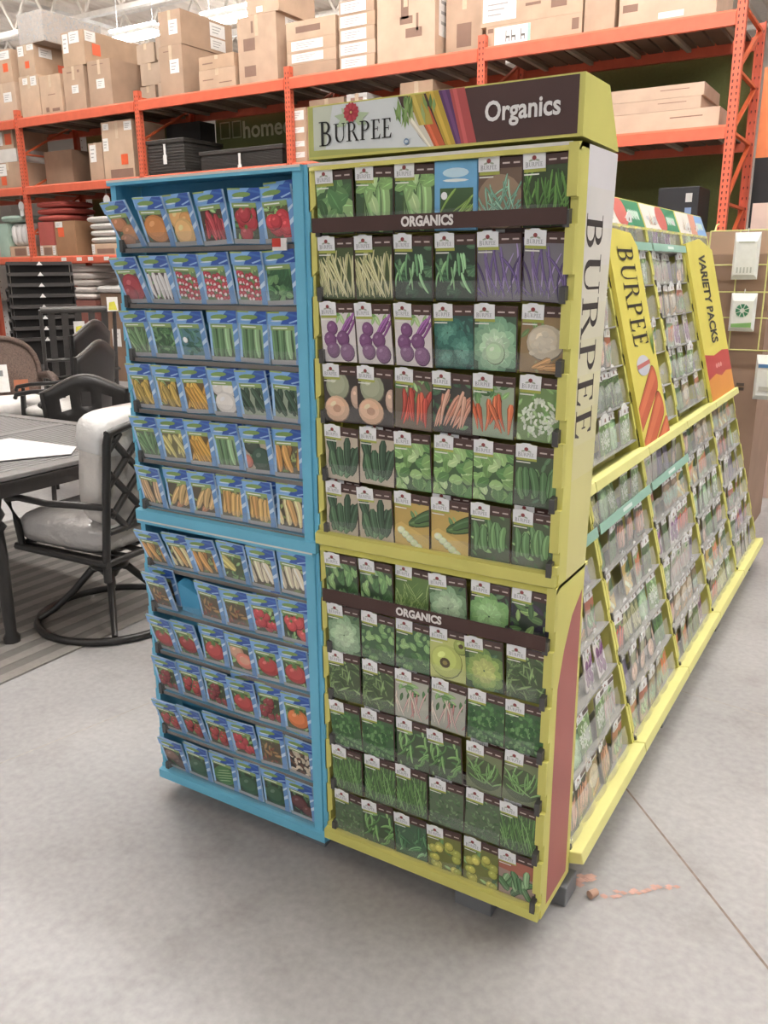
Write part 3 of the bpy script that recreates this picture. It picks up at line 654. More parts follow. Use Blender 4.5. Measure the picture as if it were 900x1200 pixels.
# header board of the yellow stand
x0 = .012; zh = UPH
hd = MB(YEL)
hd.prism([(.004, 0, zh + .008), (.004, .22, zh + .004), (.004, .14, zh + .112), (.004, 0, zh + .112)], (.6, 0, 0))
header = hd.build('header_board', CARD, ty)
hp = MB(); 
def HP(pts, col, k=0): hp.poly([(x - x0, -.0006 - k * 5e-5, z - UPZ) for x, z in pts], hx(col) if isinstance(col, str) else col)
zt, zb_ = 1.856, 1.760
HP([(.018, zb_), (.606, zb_), (.606, zt), (.018, zt)], 'b5b96a')
HP([(.03, zb_ + .012), (.25, zb_ + .012), (.25, zt), (.03, zt)], 'd0d6c4', 1)
HP([(.06, zb_ + .012), (.31, zb_), (.31, zt), (.08, zt)], 'dbe0e0', 2)
HP([(.236, zt), (.245, 1.838), (.262, 1.822), (.27, 1.80), (.285, 1.78), (.304, zb_), (.606, zb_), (.606, zt)], '4b3330', 3)
r = random.Random(5); k = 4
for (xa, za, xb, zc, w0, w1, c) in [(.262, 1.825, .312, 1.758, .016, .008, 'd8d3c4'), (.292, 1.832, .330, 1.758, .014, .012, 'c8623c'), (.276, 1.856, .30, 1.80, .018, .016, 'b5a24a'), (.316, 1.858, .357, 1.758, .018, .014, 'bda03e'),
                                 (.343, 1.858, .378, 1.758, .017, .013, '5d3766'), (.366, 1.858, .393, 1.758, .016, .016, 'b0504f')]:
    HP([(xa - w0, za), (xa + w0, za), (xb + w1, max(zc, zb_)), (xb - w1, max(zc, zb_))], c, k); k += 1
    cl = tuple(min(1, v * 1.35 + .02) for v in hx(c)); HP([(xa - w0 * .6, za), (xa - w0 * .1, za), (xb - w1 * .1, max(zc, zb_)), (xb - w1 * .6, max(zc, zb_))], cl, k); k += 1
for q in range(26):
    xx = r.choice([.246, .256, .298]) + r.gauss(0, .007); zz = r.uniform(1.815, 1.85); a = r.uniform(1.2, 2.1); l = r.uniform(.012, .022)
    p = [(xx - math.cos(a) * l, zz - math.sin(a) * l), (xx + .004, zz), (xx + math.cos(a) * l, min(zt, zz + math.sin(a) * l)), (xx - .004, zz)]
    HP(p, r.choice(['7f9a55', 'a3b878', '8aa866', '5f7f42']), k); k += 1
# red flower and leaves behind the name
for a, l in ((2.9, .03), (3.5, .03), (.2, .032), (-.4, .026), (2.3, .02)):
    cx, cz = .127 + math.cos(a) * .022, 1.826 + math.sin(a) * .016
    HP([(cx - math.cos(a) * l * .7, cz - math.sin(a) * l * .7), (cx - math.sin(a) * .008, cz + math.cos(a) * .008), (cx + math.cos(a) * l * .7, cz + math.sin(a) * l * .7), (cx + math.sin(a) * .008, cz - math.cos(a) * .008)], 'b4c7a4', k); k += 1
for j in range(14):
    a = 2 * PI * j / 14; HP([(.127 + math.cos(a + q) * .0185 * f, 1.838 + math.sin(a + q) * .0185 * f) for q, f in ((-.3, .85), (0, 1.05), (.3, .85))] + [(.127, 1.838)], 'a93340' if j % 2 else 'b8444e', k); k += 1
HP([(.127 + math.cos(2 * PI * j / 10) * .006, 1.838 + math.sin(2 * PI * j / 10) * .006) for j in range(10)], '8a2430', k); k += 1
HP([(.127 + math.cos(2 * PI * j / 8) * .0025, 1.838 + math.sin(2 * PI * j / 8) * .0025) for j in range(8)], 'd8c27a', k); k += 1
HP([(.257 + math.cos(2 * PI * j / 10) * .006, 1.773 + math.sin(2 * PI * j / 10) * .006) for j in range(10)], '6d87a6', k); k += 1
HP([(.257 + math.cos(2 * PI * j / 10) * .004, 1.773 + math.sin(2 * PI * j / 10) * .003) for j in range(10)], 'c3cfd6', k)
pic = hp.build('printed_picture', CARD, header)
brand_word('lettering', header, lambda a, b: (.046 - x0 + a * .18, -.0032, 1.7835 - UPZ + b * .036), hx('1f1d1c'), CARD, 1.3)
put_text('Organics', .048, hx('e8e6e4'), CARD, Matrix.Translation((.5 - x0, -.0032, 1.809 - UPZ)) @ FRONT, header, bold=.0012, xs=.86)

# ------------------------------------------------------------------ packets on the two front trays
YU = [['basil', 'pakchoi', 'pakchoi', 'bluepack', 'palebeans', 'greenbeans'],
      ['waxbeans', 'waxbeans', 'peas', 'peas', 'purplebeans', 'purplebeans'],
      ['kohlrabi', 'kohlrabi', 'kohlrabi', 'broccoli', 'cabbage', 'cauliflower'],
      ['melon', 'melon', 'redcarrot', 'pinkcarrot', 'orangecarrot', 'cilantro'],
      ['chard', 'chard', 'looseleaf', 'looseleaf', 'looseleaf', 'cucumber'],
      ['chard', 'chard', 'cukeslice', 'cukeslice', 'pickle', 'pickle']]
YLW = [['spinach', 'spinach', 'fennel', 'butterhead', 'icelettuce', 'mixleaf'],
       ['butterhead', 'lambs', 'lambs', 'summersquash', 'endive', 'rosemary'],
       ['rosemary', 'rosemary', 'radish', 'radish', 'parsley', 'parsley'],
       ['parsley', 'parsley', 'snappea', 'snappea', 'shellpea', 'shellpea'],
       ['chives', 'chives', 'chives', 'thyme', 'thyme', 'chives'],
       ['thyme', 'snappea', 'jalapeno', 'yellowsquash', 'yellowsquash', 'zucchini']]
BUP = [['potato', 'pumpkin', 'onion', 'redpepper', 'cherryred', 'strawred'],
       ['redbeet', 'whiteradish', 'redwhite', 'redwhite', 'redwhite', 'spinachb'],
       ['chardb', 'leafb', 'herbblue', 'marrow', 'marrow', 'marrow'],
       ['ysquash', 'ysquash', 'ybean', 'pattypan', 'darkzuc', 'darkzuc'],
       ['chardb', 'palezuc', 'ybean', 'marrow', 'roundzuc', 'corno'],
       ['cornt', 'cornbi', 'cornbi', 'corny', 'corny', 'cornl']]
BLW = [['corno', 'cornl', 'corno', 'corng', 'cornw', 'cornw'],
       ['flowerm', None, 'flowerm', 'flowerm', 'tomred', 'tombunch'],
       ['tomdeep', 'tomdeep', 'tombig', 'tompink', 'tombig', 'tombig'],
       ['tomcher', 'tomsmall', 'tomcher', 'tombig', 'tomcher', 'tomor'],
       ['tomsmall', 'tomsmall', 'tomsmall', 'tomred', 'flowerm', 'seedmix'],
       ['brownroot', 'dkgreen', 'wmelon', 'dkgreen', 'dkgreen', 'dkred']]
def fill(rows, zs, xl, pitch, blue, where, stack):
    r = random.Random(hash(where) % 1000 if False else len(where) * 17 + len(rows[0][0]))
    for i, row in enumerate(rows):
        for j, k in enumerate(row):
            if k is None: continue
            x = xl + pitch * (j + .5) + r.uniform(-.003, .003)
            if blue: lean = math.radians(([24, 19, 12, 12, 11, 10] if zs[0] > 1 else [20, 17, 16, 15, 17, 14])[i] * (1 - .15 * j) + r.uniform(-4, 4)); roll = math.radians(r.uniform(-3, 2)); y = .014
            else: lean = math.radians(r.uniform(1, 6)); roll = math.radians(r.uniform(-1.5, 3)); y = .008
            yaw = math.radians(r.uniform(-3, 3))
            base = Matrix.Translation((x, y, zs[i] + (.001 if blue else -.007))) @ Matrix.Rotation(yaw, 4, 'Z') @ Matrix.Rotation(lean, 4, 'X') @ Matrix.Rotation(roll, 4, 'Y') @ Matrix.Diagonal((1.0, 1, 1.0 if blue else 1.065, 1))
            desc = (BLU if blue else ORG)[k][0]
            me = blue_mesh(k) if blue else org_mesh(k)
            top, tn = (HEADM, 'printed_header') if blue else (None if k == 'bluepack' else TABM, 'logo_tab')
            packet(me, top, base, '%s seed packet, %s from left in %s row of %s' % (desc, ORD[j], ORD[i], where), 'seed packets on the %s' % where, tn)
            ns = stack(i, j, r)
            for q in range(ns):
                b2 = Matrix.Translation((x + r.uniform(-.002, .006), y + .014 * (q + 1), zs[i] + .001 + .010 * (q + 1))) @ Matrix.Rotation(yaw + math.radians(r.uniform(-2, 2)), 4, 'Z') @ Matrix.Rotation(lean * .75, 4, 'X') @ Matrix.Rotation(roll + math.radians(r.uniform(-2, 2)), 4, 'Y')
                packet(me, top, b2, '%spacket behind %s one, %s from left, %s row, %s' % ('hindmost ' if q else '', desc, ORD[j], ORD[i], where), 'seed packets on the %s' % where, tn)
fill(YU, ZU, .034, .0945, False, 'yellow upper tray', lambda i, j, r: 1 if (i, j) in {(1, 4), (4, 1), (4, 3), (5, 3), (5, 5), (5, 0)} else 0)
fill(YLW, ZL, .032, .0945, False, 'yellow lower tray', lambda i, j, r: (2 if (i, j) in {(3, 4), (4, 1), (4, 3), (4, 5)} else 1 if (i, j) in {(1, 0), (2, 1), (2, 2), (3, 1), (3, 5), (4, 2), (2, 0), (4, 0)} else 0))
fill(BUP, BU, -.588, .0935, True, 'blue upper tray', lambda i, j, r: 1 if (i > 2 and j > 2) or (i == 5 and j > 0) or (i, j) in {(0, 5), (2, 4)} else 0)
fill(BLW, BL_, -.588, .0935, True, 'blue lower tray', lambda i, j, r: 1 if (i, j) in {(1, 0), (1, 4), (3, 3), (4, 5), (2, 5), (0, 3)} else 0)
# the empty blue divider box standing in the gap of the second lower blue row
mb = MB(hx('4a9cc4')); mb.prism([(-.035, 0, 0), (.035, 0, 0), (.035, 0, .075), (-.02, 0, .095), (-.035, 0, .095)], (0, .03, 0))
o = mb.build('packet_box', CARD, None, .002); o.matrix_world = Matrix.Translation((-.448, .02, BL_[1] + .001)) @ Matrix.Rotation(.25, 4, 'X') @ Matrix.Rotation(.12, 4, 'Y')
tag(o, 'plain bright blue carton filling a gap in the lower blue tray', 'carton')

mb = MB(hx('e6e2df')); mb.box(-.02, .02, 0, .002, 0, .026); mb.box(-.02, .004, -.0006, 0, .008, .026, hx('c0392f'))
o = mb.build('price_tag', PRINT); o.location = (-.062, -.014, 1.572); tag(o, 'small red and white price tag on the top blue shelf', 'price tag')

# ------------------------------------------------------------------ long side of the display: sloping trays
SL = .2575; TH = math.atan(SL); CW = .5927; YS = .186
def sx(z): return .618 - SL * (z - .11)
def side_M(col, z): return Matrix.Translation((sx(z), YS + CW * col, z)) @ Matrix.Rotation(PI / 2, 4, 'Z') @ Matrix.Rotation(-TH, 4, 'X')
SU = [(1.598 - .128 * k - .896) / math.cos(TH) for k in range(6)]       # shelf heights along the slope
SLo = [(.775 - .1285 * k - .105) / math.cos(TH) for k in range(6)]
HU, HL = (1.680 - .896) / math.cos(TH), (.893 - .105) / math.cos(TH)
TEAL = hx('8fb5a4')
def side_tray(col, upper, label):
    z0, H, sh = (.896, HU, SU) if upper else (.105, HL, SLo)
    t = thing('display_tray', label, 'display tray', (0, 0, 0), group='yellow trays along the sloping side')
    t.matrix_world = side_M(col, z0)
    W = CW - .004; d = .085
    mb = MB(hx('cfcb84')); mb.box(.01, W - .01, d, d + .006, 0, H); mb.build('back_panel', CARD, t)
    for s in (0, 1):
        x = 0 if s == 0 else W - .008
        mb = MB(YEL); mb.box(x, x + .008, 0, d, 0, H)
        ss = sorted(sh)
        for a, b in zip(ss, ss[1:] + [H]):
            xa, xb = (0, .016) if s == 0 else (W - .016, W)
            mb.prism([(xa, -.004, a + .03), (xb, -.004, a + .04), (xb, -.004, b - .012), (xa, -.004, b - .004)], (0, .006, 0))
        mb.build('divider', CARD, t)
    mb = MB(hx('d9d68c')); mb.prism([(0, -.035, -.002), (0, d, -.002), (0, d, .01), (0, -.004, .032), (0, -.035, .03)], (W, 0, 0)); mb.build('bottom_lip', CARD, t, .003)
    mb = MB(YEL); mb.box(0, W, -.004, d, H - .006, H); mb.build('top_panel', CARD, t)
    for i, q in enumerate(sh):
        mb = MB(hx('9b9a94')); mb.box(.008, W - .008, .0, d, q - .006, q - .001); s_ = mb.build('shelf', CARD, t)
        for x in (.012,): clip_tab(t, x, -.006, q - .012, .03, .01, .02, s_)
        pockets(t, .014, W - .045, max(q, .036), 5, .088, HAZY, .015, 0.0, True)
        if i == 0 and (col in (0, 1, 2) if not upper else col in (2, 3)):
            b = MB(TEAL); b.box(.01, W - .01, -.019, -.016, q - .006, q + .024); 
            b.poly([(W / 2 - .05, -.0193, q + .004), (W / 2 + .05, -.0193, q + .004), (W / 2 + .05, -.0193, q + .016), (W / 2 - .05, -.0193, q + .016)], hx('d7e2da'))
            b.build('label_band', CARD, t)
    return t
cn = ['nearest', 'second', 'third', 'fourth', 'farthest']
for c in range(5):
    up = side_tray(c, True, 'yellow upper tray of the sloping side, %s column from the end stand' % cn[c])
    lo = side_tray(c, False, 'yellow lower tray of the sloping side, %s column from the end stand' % cn[c])
    # header cards with printed fruit
    h = MB(YEL); W = CW - .004
    h.prism([(0, -.004, HU), (0, .06, HU), (0, .045, HU + .108), (0, .012, HU + .108)], (W, 0, 0))
    ho = h.build('header_board', CARD, up)
    p = MB(); 
    def Q(x, z, k): return (x, -.0046 + .016 * z / .108 - .0002 * k, HU + z)
    p.poly([Q(a, b, 1) for a, b in ((.012, .004), (W - .008, .004), (W - .008, .104), (.012, .104))], hx('e4dfd6'))
    if c == 4:
        p.poly([Q(a, b, 2) for a, b in ((.36, .004), (W - .008, .004), (W - .008, .104), (.36, .104))], hx('7fa3cf'))
    else:
        p.poly([Q(a, b, 2) for a, b in ((.32, .004), (W - .008, .004), (W - .008, .104), (.32, .104))], hx('3f8562'))
    for k in range(7): p.poly([Q(.40 + .02 * k, .035 + .012 * (k % 2), 3), Q(.416 + .02 * k, .03, 3), Q(.42 + .02 * k, .062, 3), Q(.402 + .02 * k, .07, 3)], hx('c9dccd'))
    if c < 4:
        cx = .30
        p.poly([Q(cx + .08 * math.cos(2 * PI * k / 18), max(.004, min(.104, .052 + .06 * math.sin(2 * PI * k / 18))), 4) for k in range(18)], hx('c46a62'))
    else: p.poly([Q(a, b, 4) for a, b in ((.24, .004), (.37, .004), (.40, .104), (.27, .104))], hx('d19a86'))
    for k in range(5): p.poly([Q(.09 + .02 * k, .02, 5), Q(.1 + .02 * k, .02, 5), Q(.098 + .018 * k, .05 + .02 * (k % 3), 5)], hx('b0613f' if k % 2 else '8f9a5f'))
    p.build('printed_picture', CARD, ho)
    if c == 2:      # carrot placard, lettered downward
        pl = MB(hx('d3c75e')); za, zb2 = .02, HU - .02
        pl.prism([(-.003, -.02, za), (.36, -.02, za + .012), (.36, -.02, zb2 - .06), (.30, -.02, zb2 - .012), (.06, -.02, zb2), (-.003, -.02, zb2 - .02)], (0, .014, 0))
        ly = -.0206
        for (xa, z_a, xb, zb3, w_, cc) in [(-.06, .09, .27, .245, .046, 'b5593c'), (-.06, -.03, .29, .145, .048, 'b85a3c'), (.02, -.06, .345, .055, .036, 'ad5036')]:
            d_ = Vector((xb - xa, zb3 - z_a)).normalized(); n_ = Vector((-d_.y, d_.x))
            def car(off, w0, w1, sh=0):
                e = [(xb + d_.x * w1 * .8 * math.cos(q * PI / 8) + n_.x * (off + w1 * math.sin(q * PI / 8)), zb3 + d_.y * w1 * .8 * math.cos(q * PI / 8) + n_.y * (off + w1 * math.sin(q * PI / 8))) for q in range(-4, 5)]
                return clip([(xa + n_.x * (off - w0), z_a + n_.y * (off - w0))] + e + [(xa + n_.x * (off + w0), z_a + n_.y * (off + w0))], .008, .358, za + .008, HU)
            for pts, c_ in ((car(0, w_ * .75, w_ * 1.08), '6f3a22'), (car(0, w_ * .7, w_), cc), (car(w_ * .25, w_ * .2, w_ * .45), 'c56c49')):
                ly -= .00008
                if len(pts) > 2: pl.poly([(a, ly, b) for a, b in pts], hx(c_))
        for k in range(9):
            a = 1.0 + k * .12; pl.poly([(.315, -.0225, .33), (.325, -.0225, .33), (min(.357, .32 + math.cos(a) * .1), -.0225, .33 + math.sin(a) * .11)], hx(['7f9a55', '6b8a48'][k % 2]))
        pl.poly([(.16 + .085 * math.cos(2 * PI * k / 20), -.0212, .302 + .037 * math.sin(2 * PI * k / 20)) for k in range(20)], hx('c3c5cc'))
        pl.poly([(.08, -.0216, .292), (.25, -.0216, .302), (.25, -.0216, .317), (.08, -.0216, .307)], hx('b76a62'))
        po = pl.build('placard', CARD, up)
        brand_word('lettering', po, lambda a, b: (.085 + b * .19, -.0228, .725 - a * .36), hx('2c2620'), CARD)
    if c == 4:      # tall placard lettered downward
        pl = MB(hx('d3c75e')); za, zb2 = .02, HU - .02
        pl.prism([(-.003, -.02, za), (W - .02, -.02, za), (W - .02, -.02, zb2 - .05), (.30, -.02, zb2 - .0), (-.003, -.02, zb2 - .03)], (0, .014, 0))
        pl.poly([(a, -.0206, b) for a, b in ((.0, .12), (W - .024, .12), (W - .024, .235), (.4, .245), (.2, .232), (.0, .25))], hx('b0433f'))
        pl.poly([(a, -.0209, b) for a, b in ((.0, .03), (W - .024, .03), (W - .024, .13), (.42, .14), (.3, .125), (.18, .145), (.0, .13))], hx('cf8a3c'))
        for k in range(3): pl.poly([(.22 + .05 * k + .022 * math.cos(2 * PI * j / 8), -.021, .18 + .012 * math.sin(2 * PI * j / 8)) for j in range(8)], hx('d0908a'))
        po = pl.build('placard', CARD, up)
        put_text('VARIETY PACKS', .102, hx('33302a'), CARD, Matrix.Translation((.27, -.0215, .5)) @ FRONT @ Matrix.Rotation(-PI / 2, 4, 'Z') @ Matrix.Diagonal((.58, 2.0, 1, 1)), po, bold=.0035)
# packets in the side trays
def side_mesh(k):
    if ('s', k) in MESH: return MESH['s', k]
    t = .0025; mb = MB(); lay = [.0001]; body(mb, t, hx('8b8278'))
    A = Art(sum(map(ord, k)) + 3, (.02, .98, .02, 1.14)); ORG[k][1](A)
    A.b = (.02, .98, .02, H1 - .02)
    A.poly([(.02, 1.06), (.98, 1.06), (.98, H1 - .02), (.02, H1 - .02)], hx('cfcdca')); A.poly([(.5, 1.1), (.98, 1.1), (.98, 1.24), (.5, 1.24)], BROWN)
    emit_art(mb, A, lay, t); MESH['s', k] = mb.mesh('seed_packet', PRINT); return MESH['s', k]
mb = MB(hx('e2e2e0')); t = .0056
mb.prism([(-.03, -t, .1), (.03, -t, .1), (.03, -t, .122), (.018, -t, .13), (.008, -t, .139), (-.008, -t, .139), (-.018, -t, .13), (-.03, -t, .122)], (0, .0035, 0))
mb.poly([(-.008 + .016 * 0, -t - .0003, .106), (.008, -t - .0003, .106), (.004, -t - .0003, .118), (-.004, -t - .0003, .118)], hx('8a6a60'))
KNOB = mb.mesh('hang_tab', PRINT)
keys = [k for k in ORG if k != 'bluepack']
PAL = ['rosemary', 'kohlrabi', 'redcarrot', 'waxbeans', 'butterhead', 'cilantro', 'radish', 'purplebeans', 'melon', 'chives', 'pinkcarrot', 'cauliflower', 'zucchini', 'palebeans', 'cukeslice', 'orangecarrot']
r = random.Random(21); mass = MB(); massn = 0
def side_packet(c, up, i, j, as_thing):
    global massn
    z0 = .896 if up else .105; q = (SU if up else SLo)[i]; W = CW - .004
    if r.random() < .05: return
    x = .014 + (W - .06) * (j + .5) / 5 + r.uniform(-.008, .008)
    M = side_M(c, z0) @ Matrix.Translation((x, .012 + r.uniform(0, .012), q + .001)) @ Matrix.Rotation(math.radians(r.uniform(-6, 6)), 4, 'Z') @ Matrix.Rotation(math.radians(r.uniform(-2, 9)), 4, 'X') @ Matrix.Rotation(math.radians(r.uniform(-4, 4)), 4, 'Y')
    k = PAL[(i * 5 + j // 2 + c * 3 + (7 if up else 0) + r.randrange(2)) % len(PAL)]
    if as_thing:
        tabm = TABM if (not up and c == 0 and i > 3) else KNOB
        packet(side_mesh(k), tabm, M, '%s packet, %s from near end, %s row, sloping side, %s column %s tray' % (ORG[k][0], ORD[j], ORD[i], cn[c], 'upper' if up else 'lower'), 'seed packets on the sloping side', 'hang_tab' if tabm is KNOB else 'logo_tab')
    else:
        for me in (side_mesh(k), KNOB):
            cb = me.color_attributes['Col'].data
            b = len(mass.v); mass.v += [tuple(M @ v.co) for v in me.vertices]
            for pgn in me.polygons:
                mass.f.append([b + v for v in pgn.vertices]); cc = cb[pgn.loop_start].color; mass.c.append((cc[0], cc[1], cc[2])); mass.sm.append(False)
        massn += 1
for c, up in ((0, False), (1, False), (1, True), (2, False)):
    for i in range(6):
        for j in range(5): side_packet(c, up, i, j, NPACK[0] < 300)
for c, up in ((2, True), (3, False), (3, True), (4, False), (4, True), (0, True)):
    for i in range(6):
        for j in range(5): side_packet(c, up, i, j, False)
if mass.f:
    tag(mass.build('seed_packets', PRINT), 'rows of far seed packets in clear pockets along the sloping side', 'seed packets', kind='stuff')

# platform under the whole display
pf = thing('wheeled_platform', 'low grey wheeled platform carrying the whole seed display', 'platform', (0, 0, 0))
mb = MB(hx('5f5f5f')); mb.box(-.57, .57, .03, .2, .052, .072); mb.box(-.53, .56, .2, 3.12, .052, .085); mb.build('deck', STEEL, pf)
mb = MB(hx('8e8a70')); mb.box(-.2, .18, .24, 3.1, .09, 1.66); mb.build('core', CARD, pf)
for x, y in ((.43, .045), (-.5, .08), (.575, .17), (.57, 1.16), (.57, 2.1), (.57, 3.0), (-.07, .05), (-.5, 1.2), (-.5, 3.0)):
    mb = MB(hx('6f7175')); mb.box(x - .05, x + .05, y - .02, y + .06, 0, .055); mb.build('foot', PLAST, pf, .003)
for x, y in ((.57, .5), (.58, .95), (.58, 1.5), (.59, 1.8), (.59, 2.4), (.59, 2.65)):
    mb = MB(hx('b9b9b7')); mb.tube([(x - .015, y, .03), (x + .015, y, .03)], .03, 14); mb.box(x - .02, x + .02, y - .012, y + .012, .03, .055, hx('8a8a88')); mb.build('caster', PLAST, pf)
o = MB(hx('b5927e')); o.tube([(-.012, 0, .011), (.012, 0, .011)], [.011, .009], 9); o.tube([(.0121, 0, .011), (.0126, 0, .011)], .006, 8, hx('6b4a3c'))
o = o.build('wine_cork', PLAST); o.location = (.672, .222, 0); o.rotation_euler = (0, 0, 1.1); tag(o, 'small tan cork lying on the concrete beside the stand', 'cork')

# ------------------------------------------------------------------ pallet racking
ORG_ = hx('cf6449'); YR = 6.95; RD = 1.07; LX = [-.43 - 2.44 * k for k in range(6)]
rack = thing('pallet_rack', 'tall orange steel pallet rack along the back, loaded with cartons', 'pallet rack', (0, YR, 0))
for x in LX:
    mb = MB(ORG_)
    for y in (0, RD):
        s = -1 if y == 0 else 1
        mb.box(x - .04, x + .04, y - .003, y + .003, 0, 3.78); mb.box(x - .04, x - .034, y - .003, y - s * .06, 0, 3.78) if y else mb.box(x - .04, x - .034, 0, .065, 0, 3.78)
        mb.box(x + .034, x + .04, y - .065 if y else 0, y if y else .065, 0, 3.78)
        k = 0; z = .1
        while z < 3.74:
            for dx in (-.019, .019):
                mb.poly([(x + dx - .007, y - .0035, z + .012), (x + dx + dx * .1 - .004, y - .0035, z - .010), (x + dx + .004, y - .0035, z - .010), (x + dx + .007, y - .0035, z + .012), (x + dx, y - .0035, z + .016)], hx('5a2014'))
            if x > -1 or 1:
                mb.poly([(x + .0403, y + .02, z - .01), (x + .0403, y + .034, z - .008), (x + .0403, y + .034, z + .01), (x + .0403, y + .02, z + .012)], hx('7a3520'))
            z += .0508 if y == 0 else .1
    up = mb.build('upright', STEEL, rack)
    mb = MB(hx('c25a35')); zs = [.2, .9, 1.5, 2.1, 2.7, 3.2, 3.7]
    for k, (a, b) in enumerate(zip(zs, zs[1:])):
        mb.bar((x, .06, a), (x, RD - .06, b), .035, .025); mb.bar((x, .06, b), (x, RD - .06, b), .035, .025)
    mb.build('brace', STEEL, up)
LEV = [(3.665, .125), (2.755, .115), (1.775, .10)]
for a, b in zip(LX, LX[1:]):
    for z, h in LEV:
        for y in (-.02, RD - .03):
            mb = MB(ORG_); mb.prism([(b + .04, y, z - h), (b + .04, y + .05, z - h), (b + .04, y + .05, z), (b + .04, y + .02, z), (b + .04, y, z - .02)], (a - b - .08, 0, 0))
            bo = mb.build('beam', STEEL, rack)
        for k, col in enumerate([hx('6d5a4a')]):
            mb = MB(col); n = 14
            for q in range(n):
                x = b + .06 + (a - b - .12) * q / n; w = (a - b - .12) / n
                mb.box(x, x + w * .86, .03, RD - .03, z - .035, z - .004, jit(hx('6b5747'), rnd, .15))
                if q % 3 == 1: mb.box(x + w * .3, x + w * .55, .04, RD - .04, z - .07, z - .036, hx('a59a88'))
            mb.build('deck', KRAFT, rack)
# price tags clipped along the lowest beam
for i, (x) in enumerate((-9.45, -9.12, -8.88, -8.55)):
    mb = MB(hx('e6e2dc')); mb.box(x - .05, x + .05, YR - .028, YR - .021, 1.70, 1.75); tag(mb.build('price_tag', PRINT), 'white price tag on the lowest rack beam, %s from left' % ORD[i], 'price tag', 'price tags on the lowest beam')
# olive banner hung at the back of the rack
def banner(x0, x1, z0, z1, label, txt=None):
    t = thing('banner', label, 'banner', (x0, YR + RD + .08, z0))
    mb = MB(hx('666a3c')); mb.box(0, x1 - x0, 0, .006, 0, z1 - z0); 
    p = mb.build('sheet', FABRIC, t)
    if txt:
        put_text(txt, .30, hx('c9caa8'), FABRIC, Matrix.Translation((.9, -.003, .62)) @ FRONT, p, bold=.006)
        m2 = MB(hx('b5b695'))
        for a, b in ((.08, .26), (.3, .46)):
            for q in (0, 1): m2.box(a, b, -.003, -.001, .54 + q * .2, .555 + q * .2); m2.box((a, b - .015)[q], (a + .015, b)[q], -.003, -.001, .54, .755)
        m2.build('emblem', FABRIC, p)
    return t
banner(-7.45, -5.35, 2.76, 3.58, 'dark olive banner with pale lettering behind the black chests', 'homed')
banner(-10.1, -7.8, 2.76, 3.58, 'plain dark olive sheet hanging behind the far left cartons')
banner(-2.83, -.47, 1.8, 2.70, 'plain olive sheet at the back of the right rack bay')
banner(-10.1, -7.8, 1.8, 2.68, 'dark olive sheet behind the red cushions')
banner(-2.83, -.47, 2.76, 3.62, 'olive sheet behind the long flat cartons under the top beam')

# cartons
TAN = ['b89c83', 'bfa38a', 'b3967c', 'c3a891', 'ad917a']
def carton(x0, x1, y0, d, z0, z1, label, col=None, tape=True, labs=(), stick=(), dark=(), flap=False, rot=0, group='cartons on the pallet rack', name='cardboard_box'):
    cx = (x0 + x1) / 2; w = x1 - x0; h = z1 - z0
    t = thing(name, label, 'carton', (cx, y0 + d / 2, z0), rot, group)
    mb = MB(jit(hx(col or rnd.choice(TAN)), rnd, .06)); mb.box(-w / 2, w / 2, -d / 2, d / 2, 0, h)
    c = tuple(v * .55 for v in mb.col)
    mb.box(-w / 2 - .0005, w / 2 + .0005, -.002, .002, h - .0005, h + .0008, c)
    for (a, b, a2, b2) in dark: mb.poly([(-w / 2 + a * w, -d / 2 - .001, b * h), (-w / 2 + a2 * w, -d / 2 - .001, b * h), (-w / 2 + a2 * w, -d / 2 - .001, b2 * h), (-w / 2 + a * w, -d / 2 - .001, b2 * h)], hx('86695a'))
    body_ = mb.build('carton_body', KRAFT, t, .006)
    if tape:
        mb = MB(hx('c9b296')); mb.box(-.025, .025, -d / 2 - .0015, d / 2 + .0015, h * .7, h + .0015); mb.build('packing_tape', PRINT, t)
    for (a, b, a2, b2) in labs:          # white stickers on the front face; on the right side when a > 1
        mb = MB(hx('e9e5e0'))
        if a < 1:
            f = lambda u, v, k=0: (-w / 2 + u * w, -d / 2 - .0025 - k, v * h)
        else:
            f = lambda u, v, k=0: (w / 2 + .0025 + k, -d / 2 + (u - 1) * d, v * h)
        mb.poly([f(a, b), f(a2, b), f(a2, b2), f(a, b2)])
        for k in range(3):
            yy = b + (b2 - b) * (.25 + .22 * k); mb.poly([f(a + (a2 - a) * .15, yy, .0004), f(a + (a2 - a) * (.55 + .1 * k), yy, .0004), f(a + (a2 - a) * (.55 + .1 * k), yy + (b2 - b) * .07, .0004), f(a + (a2 - a) * .15, yy + (b2 - b) * .07, .0004)], hx('a7a29d'))
        mb.build('paper_label', PRINT, t)
    for (a, b, s) in stick:
        mb = MB(hx('e0623a')); s2 = s / 2
        if a < 1: X = -w / 2 + a * w; mb.poly([(X - s2, -d / 2 - .003, b * h - s2), (X + s2, -d / 2 - .003, b * h - s2), (X + s2, -d / 2 - .003, b * h + s2), (X - s2, -d / 2 - .003, b * h + s2)])
        else: Yp = -d / 2 + (a - 1) * d; mb.poly([(w / 2 + .003, Yp - s2, b * h - s2), (w / 2 + .003, Yp + s2, b * h - s2), (w / 2 + .003, Yp + s2, b * h + s2), (w / 2 + .003, Yp - s2, b * h + s2)])
        mb.build('orange_sticker', PRINT, t)
    return t
T = 3.666; y = 7.03
carton(-10.85, -10.24, y, .7, T, 4.17, 'tan carton at the far left of the top shelf, lower one', labs=[(.55, .5, .85, .75)])
carton(-10.8, -10.26, y, .6, 4.172, 4.60, 'tan carton at far left with orange sticker, upper one', labs=[(.5, .7, .95, .95)], stick=[(.75, .45, .11)])
